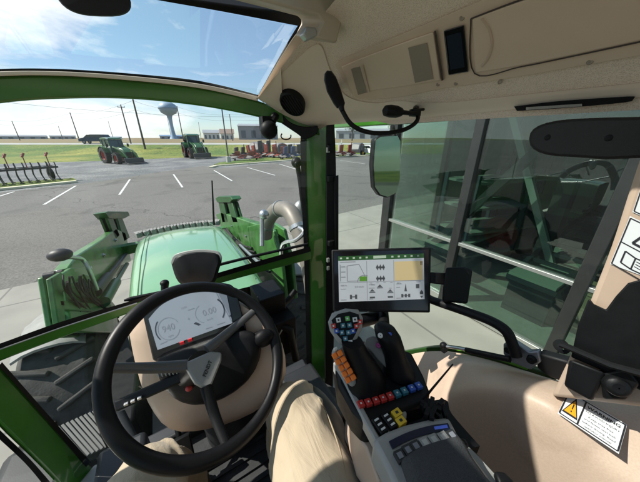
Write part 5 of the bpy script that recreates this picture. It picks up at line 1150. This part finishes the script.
m = MB(); m.box(pC(415, 113, .71), (.028, .02, .018)); m.tube([pC(415, 111, .71), onL(416, 108, 0)], .009, 8); m.tube([pC(411, 110.5, .70), pC(424, 109.5, .72)], .004, 8); m.build('wall_mount', BLK, GM, bevel=.002)

# ---------------------------------------------------------------- wing mirror outside the door
WM = thing('wing_mirror', 'tall green shaded wing mirror outside the side door glass', 'wing mirror', pC(386, 165, 1.45))
wm = [(375, 139), (380, 135.5), (398, 134), (401, 140), (400.5, 180), (397, 194), (388, 198.5), (380, 196), (374.5, 188), (373, 165)]
wc_, wn_ = pC(387, 165, 1.45), Vector((-.36, -.93, .05)).normalized()
def wf(a, b): r = ray(a, b); return C0 + r * ((wc_ - C0).dot(wn_) / r.dot(wn_))
m = MB(); m.prism([wf(*p) - wn_ * .004 for p in wm], -wn_ * .07); m.build('shell', BLK, WM, bevel=.012)
wi = shr(wm, .95, (387, 166)); m = MB(); fr_ = [wf(*p) for p in wi]; m.add(fr_, [tuple(range(len(fr_)))]); m.build('mirror_glass', MIRR, WM, smooth=0)
m = MB(); m.tube([wf(394, 136), pC(392, 122, 1.4), pX(352, 116, .78)], .014, 8); m.build('arm', BLK, WM)

# ---------------------------------------------------------------- front loader
LD = thing('front_loader', 'green front loader with two arms either side of the bonnet', 'front loader', (.05, 2.6, 1.0))
def armset(x, sd, arm, upr, tower, plate):
    th = (sd * .09, 0, 0); f_ = lambda a, b: pX(a, b, x) + Vector((-sd * .045, 0, 0))
    m = MB(); m.prism([f_(*p) for p in arm], th); m.build('arm', LOADG, LD, bevel=.012)
    m = MB(); m.prism([f_(*p) + Vector((-sd * .02, 0, 0)) for p in upr[0]], (sd * .13, 0, 0))
    for p in upr[1:]: m.prism([f_(*q_) for q_ in p], (sd * .03, 0, 0)); m.prism([f_(*q_) + Vector((sd * .06, 0, 0)) for q_ in p], (sd * .03, 0, 0))
    m.build('carriage', mat('carriage green', (.016, .075, .016), .45, var=.4, scale=10), LD, bevel=.006)
    m = MB(); m.prism([f_(*p) + Vector((-sd * .02, 0, 0)) for p in tower], (sd * .035, 0, 0)); m.prism([f_(*p) + Vector((sd * .075, 0, 0)) for p in tower], (sd * .035, 0, 0)); tw = m.build('tower', LOADG, LD, bevel=.008)
    m = MB(); m.prism([f_(*p) + Vector((sd * .02, 0, 0)) for p in plate], (sd * .1, 0, 0)); m.build('inner_plate', mat('plate grey green', (.10, .13, .10), .6, var=.3, scale=12), tw, bevel=.004)
armset(-.80, -1, [(60, 270), (70, 257), (98, 240), (112, 229), (122, 233), (124, 240), (128, 262), (118, 266), (104, 290), (92, 300), (80, 286)],
       [[(99, 213.5), (102, 212), (124, 212), (126, 216), (120, 219), (104, 219)], [(103, 218), (109, 218), (116, 236), (112, 240)], [(114, 218), (119, 218), (127, 238), (121, 242)]],
       [(50, 276), (60, 270), (78, 268), (84, 272), (88, 285), (108, 307), (112, 335), (60, 335), (58, 322)], [(98, 252), (122, 238), (127, 262), (106, 286)])
for a, b in ((52, 275), (60, 273), (80, 272), (62, 318)):
    m = MB(); m.lathe([(.001, .02), (.022, .02), (.022, -.04)], pX(a, b, -.78), (1, 0, 0), 16); m.build('pin', DKGREY, LD, bevel=.004)
m = MB(); m.tube([pX(96, 292, -.72), pX(108, 276, -.72)], .045, 14); m.tube([pX(106, 279, -.72), pX(126, 254, -.72)], .024, 12); m.build('hydraulic_ram', DKGREY, LD)
m = MB(); m.tube([pX(104, 302, -.70), pX(116, 282, -.70)], .05, 14); m.tube([pX(116, 282, -.70), pX(127, 264, -.70)], .026, 12); m.build('hydraulic_ram', mat('ram green', (.03, .10, .05), .4), LD)
rnd = random.Random(2)
m = MB()
for k in range(20):
    a0, b0 = 62 + rnd.random() * 30, 275 + rnd.random() * 8; pts = [pX(a0, b0, -.76 + .12 * rnd.random()), pX(a0 + 6 * rnd.random(), b0 + 14, -.70), pX(a0 + 10 + 10 * rnd.random(), b0 + 30, -.74), pX(a0 + 8, b0 + 52, -.8)]
    m.tube(spline(pts, 4), .006, 7)
m.build('hydraulic_hoses', RUB, LD)
m = MB()
for k in range(22): m.box(pX(64 + rnd.random() * 38, 278 + rnd.random() * 34, -.80), (.1, .05 + .1 * rnd.random(), .05 + .1 * rnd.random()))
m.build('valve_block', mat('valve green dark', (.02, .06, .02), .5, var=.3), LD, bevel=.008)
armset(.80, 1, [(218, 214), (224, 212), (262, 224), (274, 229), (278, 250), (262, 264), (246, 252), (226, 233)],
       [[(219, 198), (222, 196), (235, 196), (237, 199), (234, 202), (221, 202)], [(221, 202), (226, 202), (231, 222), (225, 222)], [(230, 202), (235, 202), (241, 222), (236, 222)]],
       [(252, 226), (268, 222), (280, 230), (288, 262), (292, 300), (262, 300), (258, 262)], [(258, 232), (272, 230), (276, 258), (262, 262)])
m = MB()
for k in range(7):
    a0, b0 = 226 + 3 * k, 228 + 4 * k; m.tube(spline([pX(a0, b0, .72), pX(a0 + 12, b0 + 12 + rnd.random() * 6, .70), pX(a0 + 26, b0 + 20, .72)], 4), .012, 7)
m.tube([pX(222, 228, .72), pX(258, 262, .70)], .03, 10); m.build('hydraulic_hoses', RUB, LD)
m = MB(); m.box(pX(268, 238, .79), (.02, .28, .04)); m.build('white_label', PAPER, LD)
m = MB()
for sd in (-1, 1):
    pass
m.beam((-.85, 4.6, 1.25), (.97, 4.4, 1.35), .14, .14); m.build('cross_tube', LOADG, LD, bevel=.01)
for a, b, x in ((68, 290, -.745), (84, 300, -.745), (90, 268, -.745), (104, 255, -.745), (116, 240, -.745), (232, 226, .755), (246, 236, .755), (268, 250, .755), (274, 236, .755)):
    MB().lathe([(.001, .012), (.016, .012), (.018, 0), (.026, 0), (.026, -.03)], pX(a, b, x), (-x, 0, 0), 6).build('bolt', STEEL, LD, smooth=0)
for pts in ([(52, 278), (62, 272), (66, 322), (60, 330)], [(84, 274), (90, 276), (112, 306), (108, 318)], [(60, 300), (104, 304), (106, 312), (62, 310)], [(64, 284), (84, 280), (86, 286), (65, 291)]):
    m = MB(); m.prism([pX(a, b, -.725) for a, b in pts], (-.03, 0, 0)); m.build('bracket_plate', mat('bracket green', (.03, .11, .025), .45, var=.4, scale=14), LD, bevel=.006)
m = MB(); m.prism([pX(a, b, -.74) for a, b in ((70, 296), (82, 293), (86, 303), (74, 306))], (-.05, 0, 0)); m.build('coupler_block', STEEL, LD, bevel=.008)
# rod with flat head at the left tower
SP = thing('position_lamp', 'small dark oval side lamp on a bent bracket by the left loader tower', 'side lamp', pX(95, 282, -.72))
m = MB(); m.tube(spline([pX(66, 257, -.72), pX(74, 257.5, -.72), pX(83, 260, -.70), pX(90, 272, -.68), pX(97, 290, -.68)], 5), .016, 9); m.build('bent_bracket', STEEL, SP)
m = MB(); m.ell(pX(60, 255, -.73), (.07, .05, .045)); m.build('lamp_head', DKGREY, SP)
# exhaust elbow and tubes on the right of the bonnet
EX = [pD_ for pD_ in []]
ef = lambda a, b: pX(a, b, .66)
path = spline([ef(266, 236), ef(268, 222), ef(274, 212), ef(282, 208.5), ef(290, 212), ef(297, 224), ef(303, 242), ef(310, 268), ef(314, 296)], 5)
m = MB(); m.tube(path, .054, 20); ex = m.build('exhaust_elbow', PIPE, T)
m = MB()
for i in (4, 14, 26): 
    d_ = (path[i + 1] - path[i]).normalized(); m.lathe([(.053, -.012), (.059, -.012), (.059, .012), (.053, .012)], path[i], d_, 20)
m.build('pipe_clamp', STEEL, ex)
m = MB(); m.tube(spline([pX(281, 258, .5), pX(283, 244, .5), pX(296, 240, .52), pX(304, 232, .55), pX(299, 228, .55)], 4), .011, 8); m.tube([pX(262, 246, .5), pX(262, 216, .55), pX(266, 213, .55)], .016, 8); m.ell(pX(264, 214.5, .55), (.035, .035, .035)); m.tube([pX(240, 245, .5), pX(258, 262, .48), pX(276, 262, .48)], .012, 8); m.build('handrail_tubes', STEEL, T)
m = MB(); m.tube([pY(214, 225, 3.0), pY(212, 180.5, 3.0)], [.012, .007], 6); m.build('antenna', BLK, T)
m = MB(); m.ell(pX(300, 213, .78), (.05, .05, .09)); m.build('work_lamp', SILV, T)
m = MB(); m.box((.46, 1.75, 1.55), (.16, .7, .3)); m.box((-.48, 1.75, 1.22), (.16, .9, .4)); m.build('engine_side_box', BLK, T, bevel=.02)

# ---------------------------------------------------------------- person
def khaki():
    m, nt, b = newmat('khaki twill'); L = nt.links; b.inputs['Roughness'].default_value = .9; b.inputs['Sheen Weight'].default_value = .15
    tc = nt.nodes.new('ShaderNodeTexCoord'); n = nt.nodes.new('ShaderNodeTexNoise'); n.inputs['Scale'].default_value = 9; n.inputs['Detail'].default_value = 6
    L.new(tc.outputs['Object'], n.inputs['Vector']); r = nt.nodes.new('ShaderNodeValToRGB'); L.new(n.outputs['Fac'], r.inputs['Fac'])
    r.color_ramp.elements[0].color = (.37, .30, .205, 1); r.color_ramp.elements[1].color = (.47, .39, .275, 1); L.new(r.outputs['Color'], b.inputs['Base Color'])
    wv = nt.nodes.new('ShaderNodeTexWave'); wv.inputs['Scale'].default_value = 260; wv.bands_direction = 'DIAGONAL'; L.new(tc.outputs['Object'], wv.inputs['Vector'])
    n3 = nt.nodes.new('ShaderNodeTexNoise'); n3.inputs['Scale'].default_value = 1; n3.inputs['Detail'].default_value = 4; mpp = nt.nodes.new('ShaderNodeMapping'); mpp.inputs['Scale'].default_value = (26, 9, 16); mpp.inputs['Rotation'].default_value = (.3, .2, .7); L.new(tc.outputs['Object'], mpp.inputs[0]); L.new(mpp.outputs[0], n3.inputs['Vector']); n3.inputs['Distortion'].default_value = .8
    b1 = nt.nodes.new('ShaderNodeBump'); b1.inputs['Strength'].default_value = .25; b1.inputs['Distance'].default_value = .0004; L.new(wv.outputs['Fac'], b1.inputs['Height'])
    b2 = nt.nodes.new('ShaderNodeBump'); b2.inputs['Strength'].default_value = .7; b2.inputs['Distance'].default_value = .008; L.new(n3.outputs['Fac'], b2.inputs['Height']); L.new(b1.outputs[0], b2.inputs['Normal']); L.new(b2.outputs[0], b.inputs['Normal']); return m
KHAKI = khaki()
PE = thing('person', 'seated person in khaki trousers, only the lap and knees in view', 'person', (0.02, -.2, 1.5))
def sk(verts, edges, name, m, root=0, sub=2):
    me = bpy.data.meshes.new(name); o = bpy.data.objects.new(name, me); col.objects.link(o); o.parent = PE
    me.from_pydata([tuple(Vector(v[0]) - PE.location) for v in verts], edges, []); me.materials.append(m)
    md = o.modifiers.new('skin', 'SKIN'); md.use_smooth_shade = True
    bm = bmesh.new(); bm.from_mesh(me); ly = bm.verts.layers.skin.verify(); bm.verts.ensure_lookup_table()
    for v, s in zip(bm.verts, verts): v[ly].radius = s[1] if isinstance(s[1], tuple) else (s[1], s[1]); v[ly].use_root = False
    bm.verts[root][ly].use_root = True; bm.to_mesh(me); bm.free()
    q = o.modifiers.new('s', 'SUBSURF'); q.levels = q.render_levels = sub; return o
# body: pelvis, torso, neck, head, arms raised towards the camera position behind the lens
bd = [((.03, -.30, 2.06), .13), ((.03, -.36, 2.25), .13), ((.03, -.40, 2.45), .145), ((.03, -.40, 2.58), .08), ((.03, -.39, 2.66), .055), ((.03, -.38, 2.76), .085), ((.03, -.38, 2.88), .09), ((.03, -.38, 2.95), .05),
      ((-.16, -.40, 2.52), .065), ((-.24, -.34, 2.28), .045), ((-.14, -.16, 2.42), .034), ((.22, -.40, 2.52), .065), ((.30, -.34, 2.28), .045), ((.20, -.16, 2.42), .034),
      ((-.07, -.22, 2.05), .09), ((.12, -.22, 2.05), .09), ((-.155, .40, 2.06), .05), ((.20, .40, 2.07), .05), ((-.13, .62, 1.66), .035), ((.21, .68, 1.66), .035), ((-.13, .60, 1.58), .04), ((.21, .66, 1.58), .04), ((-.14, .76, 1.54), .03), ((.23, .82, 1.54), .03)]
be = [(0, 1), (1, 2), (2, 3), (3, 4), (4, 5), (5, 6), (6, 7), (2, 8), (8, 9), (9, 10), (2, 11), (11, 12), (12, 13), (0, 14), (0, 15), (14, 16), (15, 17), (16, 18), (17, 19), (18, 20), (19, 21), (20, 22), (21, 23)]
sk(bd, be, 'body', mat('skin', (.45, .28, .2), .5))
SH = mat('grey shirt', (.16, .18, .21), .9, var=.1, bump=.4, bscale=30, bdist=.004)
sk([(v[0], v[1] + .018) for v in [bd[0], bd[1], bd[2], ((.03, -.40, 2.56), .07), bd[8], bd[9], bd[11], bd[12]]], [(0, 1), (1, 2), (2, 3), (2, 4), (4, 5), (2, 6), (6, 7)], 'shirt', SH)
# hair cap
m = MB(); m.ell((.03, -.41, 2.90), (.098, .098, .10)); m.build('hair', mat('hair brown', (.06, .04, .025), .8), PE)
# trousers legs as detailed lofts with folds
def leg_loft(path, seed, name='trouser_leg'):
    rnd = random.Random(seed); P_ = [Vector(p[0]) for p in path]; S = spline(P_, 8); rad = []
    for i in range(len(path) - 1):
        for j in range(8): t = j / 8; t = t * t * (3 - 2 * t); rad.append((lerp(path[i][1], path[i + 1][1], t), lerp(path[i][2], path[i + 1][2], t)))
    rad.append((path[-1][1], path[-1][2])); rings = []; folds = [(rnd.random() * 6.28, rnd.random(), .3 + rnd.random() * .5, rnd.choice((-1, 1)) * (.6 + rnd.random()), .8 + rnd.random() * .8) for _ in range(30)]
    n = 64; pu = Vector((1, 0, 0)); N = len(S)
    for i, c in enumerate(S):
        t = (S[min(i + 1, N - 1)] - S[max(i - 1, 0)]).normalized(); u = (pu - t * pu.dot(t)).normalized(); w = t.cross(u); pu = u; s = i / (N - 1); ring = []
        for j in range(n):
            a = 2 * math.pi * j / n; k = 0
            for (fa, fs, wd, tw, am) in folds:
                da = (a - fa - tw * (s - fs) * 9 + math.pi) % (2 * math.pi) - math.pi; k += am * math.exp(-(da / .15) ** 2) * math.exp(-((s - fs) / (.10 * wd * 2)) ** 2)
            k = .013 * k; ring.append(c + u * math.cos(a) * (rad[i][0] + k) + w * math.sin(a) * (rad[i][1] + k))
        rings.append(ring)
    m = MB(); m.loft(rings); o = m.build(name, KHAKI, PE, smooth=80)
    tx = bpy.data.textures.new('folds', 'CLOUDS'); tx.noise_scale = .075; tx.noise_depth = 2
    dm = o.modifiers.new('folds', 'DISPLACE'); dm.texture = tx; dm.strength = .022; dm.mid_level = .5
    ss = o.modifiers.new('s', 'SUBSURF'); ss.levels = ss.render_levels = 1
    return o, BVHTree.FromPolygons(m.v, m.f)
_, LEGR = leg_loft([((.06, -.30, 2.045), .11, .11), ((.125, -.05, 2.06), .118, .10), ((.155, .20, 2.09), .104, .086), ((.182, .38, 2.105), .082, .073), ((.198, .47, 2.085), .075, .068), ((.205, .52, 2.02), .070, .066), ((.207, .56, 1.90), .068, .068), ((.21, .60, 1.76), .066, .07), ((.21, .63, 1.62), .066, .075)], 4)
leg_loft([((.0, -.30, 2.045), .11, .11), ((-.07, -.05, 2.04), .10, .095), ((-.15, .20, 2.08), .090, .082), ((-.175, .38, 2.10), .082, .073), ((-.18, .50, 2.085), .075, .068), ((-.175, .55, 2.02), .070, .066), ((-.16, .57, 1.88), .068, .068), ((-.14, .57, 1.74), .066, .07), ((-.13, .59, 1.62), .066, .075)], 9)
# pocket and side seam of the right leg
def onleg(a, b):
    h = LEGR.ray_cast(C0, ray(a, b).normalized()); return (h[0] if h[0] else C0 + ray(a, b).normalized() * .7) - ray(a, b).normalized() * .003
th_ = mat('seam thread', (.33, .27, .18), .9)
m = MB(); m.tube([onleg(a, b) for a, b in sp2([(318, 397), (326, 412), (334, 432), (341, 455), (347, 480)], 6)], .0022, 6); m.build('side_seam', th_, PE)
for x, y in ((.215, .64), (-.13, .60)):
    rings = []
    for yy_, w, h, z in ((-.10, .035, .045, 1.55), (-.04, .045, .05, 1.555), (.05, .05, .042, 1.55), (.12, .052, .03, 1.54), (.17, .042, .022, 1.535), (.19, .02, .012, 1.53)):
        rings.append([(x + w * math.cos(a), y + yy_, z + h * math.sin(a)) for a in [2 * math.pi * j / 20 for j in range(20)]])
    m = MB(); m.loft([[Vector(p) for p in r] for r in rings]); m.build('shoe', mat('shoe brown', (.08, .05, .03), .6), PE)

# ================================================================== CAMERA, SKY, SUN
cd = bpy.data.cameras.new('camera'); cam = bpy.data.objects.new('camera', cd); col.objects.link(cam); bpy.context.scene.camera = cam
cam.location = C0; cam.rotation_euler = (R(90) - PITCH, 0, -YAW); cd.sensor_width = 36; cd.lens = 36 * F / 640; cd.clip_start = .02; cd.clip_end = 9000
SUN_AZ, SUN_EL = -60, 46      # azimuth right of straight ahead of the tractor (+Y)
sd_ = Vector((math.sin(R(SUN_AZ)) * math.cos(R(SUN_EL)), math.cos(R(SUN_AZ)) * math.cos(R(SUN_EL)), math.sin(R(SUN_EL))))
sl = bpy.data.lights.new('sun', 'SUN'); sl.energy = 5.0; sl.angle = R(.5); sl.color = (1, .95, .87); so = bpy.data.objects.new('sun', sl); col.objects.link(so)
so.rotation_euler = sd_.to_track_quat('Z', 'Y').to_euler(); so.location = (0, 0, 30)
w = bpy.data.worlds.new('World'); bpy.context.scene.world = w; w.use_nodes = True; nt = w.node_tree; L = nt.links; bg = nt.nodes['Background']
sky = nt.nodes.new('ShaderNodeTexSky'); sky.sky_type = 'NISHITA'; sky.sun_disc = False; sky.sun_elevation = R(SUN_EL); sky.sun_rotation = R(SUN_AZ); sky.altitude = 50; sky.dust_density = .25; sky.ozone_density = 3.0
tc = nt.nodes.new('ShaderNodeTexCoord'); mp = nt.nodes.new('ShaderNodeMapping'); mp.inputs['Scale'].default_value = (1, 1, 3.2); mp.inputs['Rotation'].default_value = (0, 0, R(20)); L.new(tc.outputs['Generated'], mp.inputs[0])
n1 = nt.nodes.new('ShaderNodeTexNoise'); n1.inputs['Scale'].default_value = 2.6; n1.inputs['Detail'].default_value = 9; n1.inputs['Roughness'].default_value = .58; n1.inputs['Distortion'].default_value = .35; L.new(mp.outputs[0], n1.inputs['Vector'])
# more cloud towards the west (sun side)
dt = nt.nodes.new('ShaderNodeVectorMath'); dt.operation = 'DOT_PRODUCT'; dt.inputs[1].default_value = (math.sin(R(-38)), math.cos(R(-38)), 0); L.new(tc.outputs['Generated'], dt.inputs[0])
ma = nt.nodes.new('ShaderNodeMapRange'); ma.inputs['From Min'].default_value = .72; ma.inputs['From Max'].default_value = .94; ma.inputs['To Min'].default_value = -.10; ma.inputs['To Max'].default_value = .12; L.new(dt.outputs['Value'], ma.inputs['Value'])
ad = nt.nodes.new('ShaderNodeMath'); ad.operation = 'ADD'; L.new(n1.outputs['Fac'], ad.inputs[0]); L.new(ma.outputs[0], ad.inputs[1])
cr = nt.nodes.new('ShaderNodeValToRGB'); cr.color_ramp.elements[0].position = .46; cr.color_ramp.elements[1].position = .64; L.new(ad.outputs[0], cr.inputs['Fac'])
mx = nt.nodes.new('ShaderNodeMix'); mx.data_type = 'RGBA'; mx.inputs[7].default_value = (8.6, 8.8, 9.0, 1); L.new(cr.outputs['Color'], mx.inputs[0]); pm = nt.nodes.new('ShaderNodeMix'); pm.data_type = 'RGBA'; pm.inputs[0].default_value = .25; pm.inputs[7].default_value = (4.2, 6.3, 8.0, 1); L.new(sky.outputs[0], pm.inputs[6]); L.new(pm.outputs[2], mx.inputs[6])
L.new(mx.outputs[2], bg.inputs['Color']); bg.inputs['Strength'].default_value = .10
sc_ = bpy.context.scene; sc_.view_settings.view_transform = 'Standard'; sc_.view_settings.look = 'None'; sc_.view_settings.gamma = 1; sc_.view_settings.use_curve_mapping = False; sc_.view_settings.exposure = 0.47
sc_.cycles.max_bounces = 10; sc_.cycles.transparent_max_bounces = 16; sc_.cycles.diffuse_bounces = 4; sc_.cycles.glossy_bounces = 4
